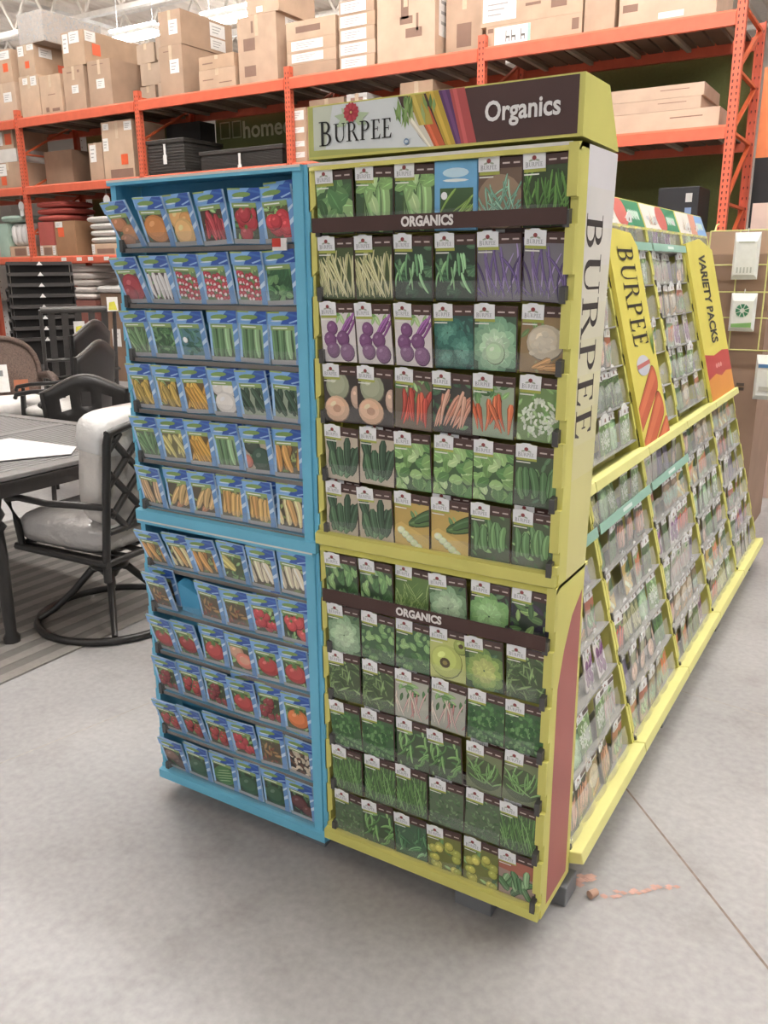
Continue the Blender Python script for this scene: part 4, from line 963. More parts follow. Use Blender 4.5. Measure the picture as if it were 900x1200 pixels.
carton(-10.14, -9.72, y, .8, T, 4.21, 'tall narrow tan carton below the one with two orange stickers', labs=[(.2, .8, .45, .95), (.6, .75, .9, .97)])
carton(-10.11, -9.75, y, 1.0, 4.212, 4.60, 'tan carton with orange stickers on two faces, under the plastic-wrapped one', labs=[(.05, .65, .4, .98), (.6, .8, 1, .98), (1.08, .6, 1.3, .92)], stick=[(.55, .35, .09), (1.45, .3, .13)])
t = carton(-10.02, -9.5, y, 1.0, 4.602, 4.98, 'brown carton in cloudy plastic wrap topping the left stack', 'a8988b', tape=False)
mb = MB((1, 1, 1)); mb.box(-.268, .268, -.51, .51, .0, .39); mb.build('stretch_wrap', FILM, t, .012)
carton(-9.70, -9.26, y, .6, T, 4.17, 'plain tan carton with faint printed text, left top shelf', dark=[(.35, .5, .7, .52), (.2, .08, .35, .2), (.5, .08, .85, .16)])
carton(-9.20, -8.78, y, .7, T, 4.22, 'tall carton with a white label under the big wide carton', labs=[(.38, .4, .7, .58)], dark=[(.2, .86, .5, .89), (.7, .85, .8, .91)])
carton(-9.16, -8.72, y, 1.0, 4.222, 4.64, 'wide tan carton with orange sticker on its side, left of the ceiling light', labs=[(.05, .4, .3, .95), (.35, .65, .8, .98), (1.02, .68, 1.2, .98)], stick=[(1.2, .48, .14)])
carton(-8.70, -8.26, y, 1.0, T, 4.24, 'tan carton with white label and black arrow on its side', labs=[(.35, .4, .7, .6)], dark=[(.2, .9, .7, .92)])
for k, (a, b, z0, z1) in enumerate(((-8.12, -7.82, T, 3.93), (-7.8, -7.5, T, 3.95), (-8.1, -7.78, 3.935, 4.2), (-7.77, -7.48, 3.955, 4.22), (-8.14, -7.8, 4.205, 4.44), (-7.78, -7.5, 4.225, 4.5))):
    carton(a, b, 7.4, .45, z0, z1, 'small crumpled carton, %s of the low pile beside the tall two-tier stack' % ['bottom left', 'bottom right', 'middle left', 'middle right', 'top left', 'top right'][k], 'b09a86', rot=rnd.uniform(-.08, .08))
carton(-7.37, -6.98, y, .95, T, 4.245, 'lower tall carton of the two-tier stack with white label', labs=[(.45, .45, .85, .72)], dark=[(.2, .88, .5, .9)])
carton(-7.34, -6.97, y, .95, 4.247, 4.63, 'upper tall carton of the two-tier stack, two labels on its side', labs=[(.45, .3, .85, .72), (1.55, .1, 1.85, .45), (1.55, .5, 1.85, .9)])
carton(-6.72, -6.14, y, .6, T, 3.90, 'long flat carton, lower of two beside the big plain carton', dark=[(.1, .5, .4, .55), (.55, .3, .9, .35)])
carton(-6.71, -6.15, y, .6, 3.902, 4.05, 'long flat carton, upper of two beside the big plain carton', dark=[(.1, .4, .4, .5)])
carton(-6.08, -5.5, y, .85, T, 4.39, 'big plain tan carton with dark printed hexagons right of the lamp', 'b99d86', labs=[(1.2, .85, 1.6, .97)], dark=[(.15, .5, .45, .68), (.15, .12, .45, .28), (.36, .75, .42, .92)])
carton(-5.92, -5.45, y, .7, 4.392, 4.70, 'tan carton on top of the big plain carton', 'c0a48c', labs=[(.3, .05, .5, .25)])
carton(-6.02, -5.93, 7.2, .5, 4.392, 4.66, 'yellow green carton wedged behind the topmost tan carton', 'a5a55c', tape=False)
for k, (z0, z1) in enumerate(((T, 3.80), (3.802, 3.92), (3.922, 4.05), (4.052, 4.24))):
    carton(-5.36, -4.68, y, .7, z0, z1, 'flat carton of the stack right of the big plain carton, %s' % ['bottom', 'second from bottom', 'second from top', 'top'][k], labs=[(.1, .15, .75, .9)] if k in (1, 2) else [], dark=[(.2, .35, .7, .7)] if k == 3 else [], tape=False)
for k in range(5):
    carton(-4.63 - .01 * (k % 2), -4.18 + .01 * (k % 2), y, .6, T + .136 * k, T + .134 * (k + 1) + .002 * k, 'flat white-labelled carton in the five-high stack, %s' % ['bottom', 'second', 'middle', 'fourth', 'top'][k], labs=[(.05, .1, .78, .9)], dark=[], tape=False)
carton(-4.14, -3.44, y, .8, T, 4.40, 'big tan carton printed with dark chair outlines', 'c2a68f', dark=[(.42, .55, .55, .95), (.4, .48, .62, .58), (.5, .3, .78, .42), (.68, .38, .72, .6)], labs=[(1.1, .3, 1.5, .9)])
carton(-3.40, -2.98, 7.2, .6, T, 4.30, 'tall tan carton between the chair-printed one and picture-labelled one', 'b89b84', dark=[(.3, .15, .7, .5)])
t = carton(-2.86, -1.87, y, .7, T, 3.86, 'long flat carton with a white chair picture label', 'bd9f87', dark=[(.02, .7, .08, .9), (.9, .3, .97, .8)], tape=False)
mb = MB(hx('e6e6e2')); mb.box(-.40, -.02, -.356, -.353, .02, .175); mb.poly([(-.05, -.3565, .02), (-.02, -.3565, .02), (-.02, -.3565, .175), (-.05, -.3565, .175)], hx('a5cdbd'))
for xx in (-.28, -.22, -.12): mb.box(xx, xx + .045, -.357, -.3562, .07, .09, hx('6b665f')); mb.box(xx, xx + .008, -.357, -.3562, .04, .14, hx('6b665f')); mb.box(xx + .037, xx + .045, -.357, -.3562, .04, .09, hx('6b665f'))
mb.build('paper_label', PRINT, t)
t = carton(-2.92, -1.87, y, .7, 3.862, 4.12, 'carton lying on top of the picture-labelled long one', 'c0a48b', labs=[(.02, .15, .36, .95)], dark=[(.45, .5, .6, .6), (.7, .3, .85, .8)], tape=False)
carton(-1.85, -1.56, y, .7, T, 4.1, 'narrow upright tan carton near the right end of the top shelf', 'b99c85')
carton(-1.52, -.66, y, .7, T, 4.08, 'widest tan carton at the right end of the top shelf', 'c0a690', labs=[(.42, .08, .68, .2), (.75, .5, .9, .9)], dark=[(.04, .3, .2, .45)])
# second shelf
T = 2.757
carton(-10.9, -10.34, y, .6, T, 3.12, 'labelled carton at the left edge of the second shelf, lower', labs=[(.1, .5, .45, .95)], stick=[(.3, .3, .12)])
carton(-10.88, -10.38, y, .6, 3.122, 3.30, 'white flat carton in the left edge stack of the second shelf', 'd8d2ca', tape=False)
carton(-10.86, -10.42, y, .6, 3.302, 3.56, 'small orange and white carton topping the left edge stack', labs=[(.1, .2, .45, .9)], stick=[(.75, .5, .15)])
carton(-10.05, -9.45, 7.25, .6, T, 3.24, 'plain brown carton alone on the second shelf, far left bay', '8b6d58', tape=False)
carton(-8.83, -8.56, y, .5, T, 3.24, 'narrow carton beside the tall one with an orange sticker', labs=[(.1, .5, .55, .95)])
carton(-8.54, -7.96, y, .6, T, 3.48, 'tall carton with orange sticker and dark base, second shelf', labs=[(.05, .86, .25, .97), (.75, .82, 1, .97), (.02, .5, .2, .72)], stick=[(.7, .33, .13)], dark=[(.2, .02, .95, .17)])
def chest(x0, x1, y0, d, z0, z1, label):
    t = thing('storage_chest', label, 'storage chest', ((x0 + x1) / 2, y0 + d / 2, z0)); w = (x1 - x0) / 2; h = z1 - z0
    mb = MB(hx('37332f')); mb.box(-w + .02, w - .02, -d / 2 + .02, d / 2 - .02, 0, h - .05)
    for k in range(9):
        zz = .03 + (h - .1) * k / 9; mb.box(-w + .015, w - .015, -d / 2 + .014, d / 2 - .014, zz, zz + (h - .1) / 9 * .6)
    mb.build('chest_body', WICK, t, .004)
    mb = MB(hx('3d3935')); mb.box(-w, w, -d / 2, d / 2, h - .05, h); mb.build('lid', PLAST, t, .008)
    mb = MB(hx('e8e5e0')); mb.box(-.03, .03, -d / 2 - .006, -d / 2 - .002, h - .3, h - .19); mb.box(-.015, .02, -d / 2 - .006, -d / 2 - .002, h - .19, h - .06); mb.build('hang_tag', PRINT, t)
chest(-7.70, -7.02, 7.0, .75, T, 3.18, 'black wicker storage chest with white tag, narrow one')
chest(-6.78, -5.45, 7.0, .7, T, 2.985, 'long low black wicker storage chest with white tag')
carton(-8.05, -7.42, 7.75, .3, T, 3.5, 'dark grey carton standing behind the narrow black chest', '3a3836', tape=False)
carton(-5.38, -5.12, y, .55, T, 3.35, 'slim labelled carton left of the header board, second shelf', labs=[(.1, .55, .9, .65), (.1, .3, .9, .4), (.1, .1, .9, .2), (.1, .78, .9, .95)], tape=False)
carton(-5.10, -4.62, 7.08, .6, T, 3.42, 'tan carton rising behind the left end of the header board')
carton(-4.55, -4.28, y, .5, T, 3.42, 'white labelled carton just peeking above the header board', 'd2cdc8', dark=[(.2, .88, .8, .94)])
carton(-3.86, -3.46, y, .55, T, 3.46, 'tan carton peeking above the middle of the header board')
for k, (xb, z0, z1) in enumerate(((-.55, T, 2.925), (-.72, 2.927, 3.03), (-.70, 3.032, 3.14))):
    carton(-2.0, xb, y, .7, z0, z1, 'very long flat carton right of the header board, %s of three' % ['bottom', 'middle', 'top'][k], 'c2a791', tape=False, dark=[(.1, .55, .25, .7), (.7, .6, .9, .66)])
carton(-.34 + .0, .1, 7.2, .5, 2.757 - .0, 2.76 + .4, 'grey wrapped bundle beyond the end upright', '6d6a70', tape=False) if False else None

# third shelf: cushions and boxes
def cushion(x0, x1, y0, d, z0, z1, col, label, group, m=FABRIC):
    mb = MB(hx(col)); mb.pillow(-(x1 - x0) / 2, (x1 - x0) / 2, -d / 2, d / 2, 0, z1 - z0, n=8)
    w = x1 - x0
    c = mb.build('cushion', m); c.location = ((x0 + x1) / 2, y0 + d / 2, z0); tag(c, label, 'cushion', group)
    p = MB(tuple(v * .8 for v in hx(col))); h = (z1 - z0) / 2
    K = 24; p.tube([(w / 2 * .985 * math.copysign(abs(math.cos(2 * PI * k / K)) ** .35, math.cos(2 * PI * k / K)), d / 2 * .985 * math.copysign(abs(math.sin(2 * PI * k / K)) ** .35, math.sin(2 * PI * k / K)), h) for k in range(K)], .008, 6, closed=True)
    p.build('piping', m, c)
    return c
T = 1.777
carton(-10.10, -9.74, 7.04, .5, T, 1.93, 'low tan tray box under the red box, white labels', 'c2a68c', tape=False, labs=[(.02, .1, .2, .95), (.8, .1, .98, .95)], dark=[(.25, .1, .75, .8)])
carton(-10.09, -9.75, 7.04, .5, 1.932, 2.26, 'brick red box below the red cushions', 'a4524a', tape=False)
for k in range(3): cushion(-10.14, -9.45 + .03 * (k % 2), 7.03, .6, 2.262 + .096 * k, 2.356 + .096 * k, 'b4564c', 'brick red cushion, %s of the three stacked on the red box' % ['bottom', 'middle', 'top'][k], 'red cushions')
carton(-9.72, -9.28, 7.04, .55, T, 2.26, 'brown carton with white label and orange sticker beside the red box', '9a7455', tape=False, labs=[(.05, .82, .4, .98)], stick=[(.3, .68, .13)])
carton(-8.96, -8.45, 7.04, .55, T, 1.93, 'low tan tray box under the white cushions', 'c2a68c', tape=False, labs=[(-.0, .1, .12, .95)], dark=[(.2, .1, .9, .55)])
for k in range(4): cushion(-9.08 + .06 * (k < 3), -8.42, 7.03, .6, 1.932 + .094 * k, 2.024 + .094 * k, 'd9d3cd', 'off white cushion on the lowest shelf beside the blue tray, %s of four' % ['bottom', 'second', 'third', 'top'][k], 'white cushions on the shelf')
cushion(-11.0, -10.45, 7.03, .6, 2.28, 2.39, 'a9bdb0', 'pale green cushion lying on the upright white ones', 'green cushions')
carton(-11.05, -10.82, 7.04, .5, T, 2.27, 'pale green patterned box at the left edge of the lowest shelf', '9fb5a6', tape=False)
for k in range(4):
    o = MB(hx('dedad6')); o.pillow(-.055, .055, -.25, .25, 0, .34, n=8); c = o.build('cushion', FABRIC); c.location = (-10.74 + .112 * k, 7.32, 1.932); tag(c, 'white cushion standing upright in a tan tray box, %s from left' % ORD[k], 'cushion', 'upright white cushions')
carton(-10.81, -10.27, 7.04, .5, T, 1.93, 'tan tray box holding the upright white cushions', 'c2a68c', tape=False, labs=[(.75, .1, .98, .95)], dark=[(.2, .1, .7, .8)])
# below the lowest beam
for k in range(5): cushion(-9.62 + .02 * k, -9.02 - .01 * (k % 2), 7.03, .55, 1.15 + .098 * k, 1.246 + .098 * k, 'd5cbc4', 'white patterned cushion under the lowest beam, %s of five' % ['bottom', 'second', 'middle', 'fourth', 'top'][k], 'patterned cushions')
carton(-9.68, -8.95, 7.0, .7, 0, 1.148, 'tall brown carton on the floor carrying the patterned cushions', '7b4b42', tape=False)
carton(-8.9, -8.3, 7.05, .8, 0, 1.25, 'brown carton on the floor between cushions and blue stand', '7d6350', tape=False, labs=[(.3, .4, .6, .6)])
cushion(-8.98, -8.3, 7.0, .6, 1.252, 1.36, 'cfcbc6', 'single grey white cushion on the floor carton', 'single cushion')
carton(-10.9, -10.35, 7.05, .8, 0, 1.2, 'dark brown carton on the floor at the far left behind the chairs', '5f4a40', tape=False)
cushion(-10.9, -10.35, 7.05, .6, 1.202, 1.31, 'd9d3cd', 'white cushion on the far left floor carton', 'far left cushion')
for i, (x, z) in enumerate(((-8.55, 2.5), (-10.4, 2.5))):
    mb = MB(hx('f0eeea')); mb.tube([(x, 7.02, z), (x, 7.025, z)], .065, 14); mb.box(x - .035, x + .035, 7.02, 7.025, z - .14, z - .05); mb.bar((x, 7.022, z), (x, 7.022, z + .14), .004)
    tag(mb.build('hanging_tag', PRINT), 'round white hanging price tag %s' % ['above the white cushions' , 'above the green cushion at left'][i], 'price tag')

# ------------------------------------------------------------------ right-hand background
t = carton(-.55, .50, 3.45, .75, 0, 1.60, 'huge brown pallet carton standing behind the far end of the display', '957a68', tape=False, group=None)
t2 = carton(-.5, .56, 3.52, .65, 1.602, 1.72, 'flat brown carton lid lying on the huge pallet carton', 'b09680', tape=False, group=None)
mb = MB(hx('4b3f38'))
for (x, z) in ((.36, .93), (.43, .93), (.36, .905), (.43, .905)): mb.box(x - .02, x + .02, -.002, 0, z - .008, z + .008)
o = mb.build('printed_mark', PRINT, t); o.location = (.0, -.376, -.02)
carton(.19, .75, 4.6, .5, 0, 1.93, 'pale pink carton showing above the huge brown carton', 'd9bfb2', tape=False, group=None)
wp = thing('wire_panel', 'yellow wire grid hooked on the front of the huge brown carton', 'wire panel', (.2, 3.42, 1.1))
mb = MB(hx('cfcf86'))
for z in (.0, .17, .305, .445, .62): mb.tube([(-.02, 0, z), (.62, 0, z)], .004, 6)
for x in (-.02, .13, .28, .43, .62): mb.tube([(x, -.006, 0), (x, -.006, .62)], .004, 6)
for x in (.0, .5): mb.tube([(x, 0, .62), (x, .03, .65), (x, .09, .66)], .004, 6)
mb.build('grid', STEEL, wp)
def bag(x, z, w, h, label, circle=False, blue=False):
    t = thing('hanging_packet', label, 'hanging packet', (x, 3.405, z - h))
    mb = MB(hx('e4e5e0')); mb.add([(-w / 2, 0, 0), (w / 2, 0, 0), (w / 2, 0, h), (-w / 2, 0, h), (-w * .4, -.02, h * .1), (w * .4, -.02, h * .1), (w * .4, -.02, h * .8), (-w * .4, -.02, h * .8)],
        [(3, 2, 1, 0), (4, 5, 6, 7), (0, 1, 5, 4), (1, 2, 6, 5), (2, 3, 7, 6), (3, 0, 4, 7)])
    mb.build('pouch', PRINT, t)
    p = MB(hx('3f8060'))
    if circle:
        for k in range(8):
            a = 2 * PI * k / 8; p.poly([(math.cos(a + q) * w * .27 * f, -.0225, h * .55 + math.sin(a + q) * w * .27 * f) for q, f in ((-.3, 1), (.3, 1), (.25, .35), (-.25, .35))])
        p.poly([(-w * .39, -.0222, h * .11), (w * .39, -.0222, h * .11), (w * .39, -.0222, h * .24), (-w * .39, -.0222, h * .2)], hx('7fae6b'))
    elif blue: p.poly([(-w * .39, -.0222, h * .72), (w * .39, -.0222, h * .72), (w * .39, -.0222, h * .8), (-w * .39, -.0222, h * .8)], hx('4f7fae')); p.poly([(-w * .3, -.0222, h * .2), (w * .3, -.0222, h * .2), (w * .3, -.0222, h * .3), (-w * .3, -.0222, h * .3)], hx('b5b2a8'))
    else:
        for k in range(5): p.poly([(-w * .3 + k * w * .13, -.0222, h * .14), (-w * .24 + k * w * .13, -.0222, h * .14), (-w * .24 + k * w * .13, -.0222, h * .26), (-w * .3 + k * w * .13, -.0222, h * .26)], hx('b7bab2'))
        p.poly([(-w * .3, -.0222, h * .78), (w * .3, -.0222, h * .78), (w * .3, -.0222, h * .8), (-w * .3, -.0222, h * .8)], hx('a3a98f'))
    p.build('printed_face', PRINT, t)
    m = MB(hx('b9b9b0')); m.tube([(0, .012, h + .012), (0, 0, h + .02), (0, -.006, h)], .0025, 5); m.build('hook', STEEL, t)
bag(.372, 1.71, .13, .24, 'plain white hanging packet, upper one on the yellow wire grid')
bag(.385, 1.40, .13, .20, 'white hanging packet with a green wheel picture on the yellow grid', circle=True)
bag(.55, 1.08, .14, .24, 'white packet with a blue stripe at the right photo edge', blue=True)
# end panels of the next aisle
t = thing('aisle_sign', 'orange over black end panel of the next aisle', 'aisle sign', (-.1, 8.6, 0))
mb = MB(hx('f08a5a')); mb.box(-.36, .9, 0, .05, 2.64, 3.5); mb.build('orange_panel', STEEL, t)
mb = MB(hx('2c2a2c')); mb.box(-.36, .9, 0, .05, 0, 2.64); mb.build('black_panel', STEEL, t)
t = thing('tool_case', 'black boxed goods with coloured labels beside the end upright', 'boxed goods', (-.9, 7.2, 1.777))
mb = MB(hx('2f2e30')); mb.box(-.18, .2, 0, .5, 0, .5); mb.build('case_body', PLAST, t, .01)
mb = MB(hx('b9a860'))
for k in range(3): mb.poly([(.08, -.002, .1 + .13 * k), (.14, -.002, .1 + .13 * k), (.14, -.002, .18 + .13 * k), (.08, -.002, .18 + .13 * k)], hx(['c9b873', '7f93b5', 'd5d2cc'][k]))
mb.build('paper_label', PRINT, t)

# ------------------------------------------------------------------ patio furniture at the left
BLK = hx('232120')
# rug under the table
rg = MB(); r = random.Random(2)
for k in range(34): rg.box(-3.6 + 1.95 * k / 34, -3.6 + 1.95 * (k + 1) / 34, .15, 1.9, .0, .007 + .001 * (k % 2), hx('85817c') if k % 2 else hx('6d6965'))
tag(rg.build('rug', FABRIC), 'grey striped rug on the floor beneath the patio table', 'rug')
def table():
    t = thing('patio_table', 'dark cast metal patio table with slatted top at the left edge', 'table', (-2.75, .94, 0))
    mb = MB(hx('6f6d6c')); X0, X1, Y0, Y1 = -.85, .86, -.56, .56
    mb.box(X0, X1, Y0, Y0 + .07, .715, .735); mb.box(X0, X1, Y1 - .07, Y1, .715, .735); mb.box(X0, X0 + .07, Y0, Y1, .715, .735); mb.box(X1 - .07, X1, Y0, Y1, .715, .735); mb.box(-.03, .03, Y0, Y1, .712, .732)
    n = 44
    for k in range(n):
        x = X0 + .07 + (X1 - X0 - .14) * k / n; mb.box(x, x + .026, Y0 + .06, Y1 - .06, .718, .73)
    mb.build('tabletop', BLACKM, t, .004)
    mb = MB(hx('3a3736')); mb.box(X0 + .03, X1 - .03, Y0 + .03, Y0 + .05, .64, .716); mb.box(X0 + .03, X1 - .03, Y1 - .05, Y1 - .03, .64, .716); mb.box(X0 + .03, X0 + .05, Y0 + .03, Y1 - .03, .64, .716); mb.box(X1 - .05, X1 - .03, Y0 + .03, Y1 - .03, .64, .716)
    mb.box(X0 - .004, X1 + .004, Y0 - .004, Y1 + .004, .704, .711); mb.build('apron', BLACKM, t)
    for x in (X0 + .06, X1 - .06):
        for y in (Y0 + .06, Y1 - .06):
            mb = MB(BLK); mb.lathe([(.034, 0), (.036, .03), (.024, .05), (.028, .2), (.03, .4), (.026, .5), (.042, .52), (.024, .545), (.04, .57), (.028, .6), (.036, .64), (.036, .71)], 12, c=(x, y, 0)); mb.build('leg', BLACKM, t)
table()
mb = MB(hx('e8e6e6')); mb.prism([(-2.62, .72, .7355), (-2.2, .6, .7355), (-2.02, .9, .7355), (-2.13, 1.02, .7355), (-2.6, 1.0, .7355)], (0, 0, .003))
o = mb.build('paper_sheet', PRINT); tag(o, 'large white paper sheet lying on the patio table', 'paper')

def arc(cx, cy, z, rx, ry, a0, a1, n): return [(cx + rx * math.cos(a0 + (a1 - a0) * k / n), cy + ry * math.sin(a0 + (a1 - a0) * k / n), z) for k in range(n + 1)]
def swivel_chair(loc, rot, label):
    # local: faces -x
    t = thing('swivel_chair', label, 'chair', loc, rot)
    mb = MB(BLK); mb.tube([(.33 * math.cos(2 * PI * k / 36), .33 * math.sin(2 * PI * k / 36), .018) for k in range(36)], .018, 8, closed=True); mb.build('base_ring', BLACKM, t)
    for k in range(4):
        a = PI / 4 + k * PI / 2; c, s = math.cos(a), math.sin(a)
        mb = MB(BLK); mb.tube([(c * .32, s * .32, .03), (c * .25, s * .25, .07), (c * .16, s * .16, .15), (c * .08, s * .08, .235), (c * .035, s * .035, .25)], [.013, .014, .016, .018, .018], 8); mb.build('leg', BLACKM, t)
    mb = MB(BLK); mb.lathe([(.03, .2), (.05, .23), (.085, .25), (.085, .265), (.045, .28), (.03, .3), (.03, .36)], 16); mb.box(-.13, .13, -.13, .13, .35, .375); mb.build('pedestal', BLACKM, t)
    mb = MB(BLK); w = .27
    mb.tube([(-.26, -w, .385), (.26, -w, .375), (.28, w * .0 - w, .375)], .016, 8); mb.tube([(-.26, w, .385), (.28, w, .375)], .016, 8); mb.tube([(-.26, -w, .385), (-.26, w, .385)], .016, 8); mb.tube([(.26, -w, .375), (.26, w, .375)], .016, 8)
    for k in range(6): mb.bar((-.26, -w + .09 * (k + .5), .38), (.26, -w + .09 * (k + .5), .372), .04, .008)
    mb.build('seat_frame', BLACKM, t)
    # back: posts, rails, lattice of pointed diamonds
    bk = MB(BLK)
    def bp(u, v): return (.27 + .10 * v / .5 * .6, u * (1 - .05 * v), .45 + v)      # u across, v up
    Wb = .265; Hb = .45
    for s in (-1, 1):
        bk = MB(BLK); bk.tube([(.26, s * Wb, .30), (.265, s * Wb, .40), bp(s * Wb, .1), bp(s * Wb, .3), bp(s * Wb, Hb - .02), bp(s * Wb * .96, Hb + .02)], .017, 8); bk.build('back_post', BLACKM, t)
    bk = MB(BLK)
    bk.tube([bp(-Wb + 2 * Wb * k / 8, Hb + .02 + .03 * math.sin(PI * k / 8)) for k in range(9)], .017, 8); bk.tube([bp(-Wb, .06), bp(Wb, .06)], .015, 8)
    st = .15
    def seg(u0, v0, du, n):
        p = []
        for k in range(n + 1):
            u = u0 + du * k / 24; v = v0 + abs(du) * k / 24 * 1.0
            if -Wb <= u <= Wb and .06 <= v <= Hb + .02: p.append(bp(u, v))
        if len(p) > 1: bk.tube(p, .014, 6)
    for k in range(-6, 7):
        seg(k * st * 1.0 - .3, .06, .75, 24); seg(k * st * 1.0 + .3, .06, -.75, 24)
    for i in range(-3, 4):
        for j in range(9):
            u, v = i * st / 2 + (0 if j % 2 == 0 else 0), .06 + j * st / 2
            if (i + j) % 2 == 0 and abs(u) < Wb - .02 and v < Hb: p = bp(u, v); bk.lathe([(.004, -.016), (.018, 0), (.004, .016)], 8, c=p)
    bk.build('back_lattice', BLACKM, t)
    for s in (-1, 1):
        am = MB(BLK); am.tube([bp(s * Wb, .17), (.16, s * (Wb + .035), .625), (0, s * (Wb + .04), .615), (-.18, s * (Wb + .035), .62), (-.25, s * (Wb + .03), .60), (-.245, s * Wb, .5), (-.23, s * Wb, .39)], .015, 8); am.build('armrest', BLACKM, t)
    mb = MB(hx('a5a19e')); mb.pillow(-.30, .25, -.265, .265, .385, .54, n=12); mb.build('seat_cushion', WRAP, t)
    mb = MB(hx('c9c3bd')); mb.M = Matrix.Translation((.17, 0, .50)) @ Matrix.Rotation(.12, 4, 'Y'); mb.pillow(-.07, .075, -.265, .265, .0, .49, n=12); c = mb.build('back_cushion', WRAP, t)
    mb = MB(hx('dedbd8')); mb.M = Matrix.Translation((.17, 0, .50)) @ Matrix.Rotation(.12, 4, 'Y'); mb.pillow(-.078, .083, -.272, .272, .30, .50, n=12); mb.build('plastic_hood', WRAP, c)
    return t
swivel_chair((-1.80, .87, 0), math.radians(4), 'black swivel patio chair with plastic-wrapped cushions beside the blue stand')

def cast_chair(loc, rot, label, hgt=1.05, cush=True, holes=True):
    # local: faces -y; camel-back panel
    t = thing('patio_chair', label, 'chair', loc, rot, 'black cast patio chairs')
    mb = MB(BLK); pts = []
    for k in range(17):
        u = -1 + 2 * k / 16; z = hgt - .06 + .06 * math.cos(u * PI) * .5 + .05 * (1 - u * u)
        pts.append((u * .27, .25 + .1 * (z - .45), z))
    n = len(pts); low = [(p[0] * .88, .25 + .1 * .02, .47) for p in pts]
    vs = []; N = 8
    for p, q in zip(pts, low):
        for k in range(N + 1):
            f = k / N; bow = .03 * (1 - (p[0] / .27) ** 2) ; vs.append((p[0] * f + q[0] * (1 - f), p[1] * f + q[1] * (1 - f) + bow, p[2] * f + q[2] * (1 - f)))
    fs = []
    for i in range(n - 1):
        for k in range(N):
            if holes and k in (4, 5) and i in (3, 4, 7, 8, 11, 12): continue
            a = i * (N + 1) + k; fs.append((a, a + N + 1, a + N + 2, a + 1))
    mb.add(vs, fs, None, True); o = mb.build('backrest', BLACKM, t); md = o.modifiers.new('thickness', 'SOLIDIFY'); md.thickness = .014
    mb = MB(hx('4a4643')); mb.tube([(p[0], p[1] + .03 * (1 - (p[0] / .27) ** 2), p[2]) for p in pts], .014, 8); mb.build('top_rail', BLACKM, t)
    for s in (-1, 1):
        mb = MB(BLK); mb.tube([(s * .27, .29, hgt - .08), (s * .25, .25, .46), (s * .26, .27, .2), (s * .27, .31, 0)], .016, 8); mb.build('leg', BLACKM, t)
        mb = MB(BLK); mb.tube([(s * .27, -.24, .0), (s * .27, -.22, .3), (s * .27, -.2, .62)], .016, 8); mb.build('leg', BLACKM, t)
        mb = MB(BLK); mb.tube([(s * .27, .28, .68), (s * .3, .1, .67), (s * .3, -.1, .655), (s * .29, -.24, .63), (s * .28, -.26, .6)], .017, 8); mb.build('armrest', BLACKM, t)
    mb = MB(BLK); mb.box(-.26, .26, -.25, .26, .42, .445); mb.build('seat', BLACKM, t)
    if cush: mb = MB(hx('d8d4cf')); mb.pillow(-.25, .25, -.26, .23, .446, .53, n=8); mb.build('seat_cushion', FABRIC, t)
    return t
cast_chair((-4.92, 3.16, 0), math.radians(-72), 'high-backed black patio chair behind the table, rear of the close pair', 1.13, holes=False)
cast_chair((-4.52, 2.86, 0), math.radians(-72), 'high-backed black patio chair behind the table, front of the close pair', 1.0, holes=False)
cast_chair((-3.68, 2.37, 0), math.radians(-130), 'low black camel-back chair with pierced back, right behind the swivel chair', .86)
def wicker(loc, rot, label):
    t = thing('wicker_chair', label, 'chair', loc, rot)
    mb = MB(hx('6d5a50')); pts = []
    for k in range(15):
        a = PI * k / 14; pts.append((-.31 * math.cos(a), .27 + .04 * math.sin(a), .58 + .40 * math.sin(a) ** .6))
    vs = []; fs = []; N = 6
    for p in pts:
        for k in range(N + 1): f = k / N; vs.append((p[0] * (.9 + .1 * f), p[1] - .06 * (1 - f), .3 + (p[2] - .3) * f))
    for i in range(14):
        for k in range(N): a = i * (N + 1) + k; fs.append((a, a + N + 1, a + N + 2, a + 1))
    mb.add(vs, fs, None, True); o = mb.build('backrest', WICK, t); md = o.modifiers.new('thickness', 'SOLIDIFY'); md.thickness = .03
    mb = MB(hx('5f4d44')); mb.tube(pts, .024, 8); mb.build('back_rim', WICK, t)
    for s in (-1, 1):
        mb = MB(hx('574840')); mb.tube([(s * .31, .27, .64), (s * .36, .05, .66), (s * .36, -.18, .64), (s * .34, -.27, .56), (s * .33, -.27, .0)], [.03, .035, .035, .035, .028], 8); mb.build('armrest', WICK, t)
        mb = MB(hx('574840')); mb.tube([(s * .29, .26, 0), (s * .29, .24, .5)], .028, 8); mb.build('leg', WICK, t)
    mb = MB(hx('5f4d44')); mb.box(-.3, .3, -.27, .26, .2, .36); mb.build('seat_base', WICK, t)
    mb = MB(hx('e2ddd8')); mb.pillow(-.29, .29, -.30, .22, .36, .50, n=9); mb.build('seat_cushion', FABRIC, t)
    mb = MB(hx('eceae6')); mb.M = Matrix.Translation((-.02, .16, .52)) @ Matrix.Rotation(-.15, 4, 'X'); mb.box(-.07, .05, -.004, .0, 0, .24); mb.poly([(-.04, -.006, .14), (.01, -.006, .14), (.01, -.006, .19), (-.04, -.006, .19)], hx('8a8a88')); mb.build('care_card', PRINT, t)
    mb = MB(hx('a9684a')); mb.M = Matrix.Translation((.13, .17, .5)) @ Matrix.Rotation(-.15, 4, 'X'); mb.box(-.06, .06, -.004, 0, .02, .12); mb.build('picture_card', PRINT, t)
    return t
wicker((-5.45, 3.0, 0), math.radians(62), 'brown wicker armchair with white seat cushion at the left edge')
wicker((-6.7, 4.4, 0), math.radians(62), 'brown wicker armchair mostly hidden behind the nearer one') if False else None
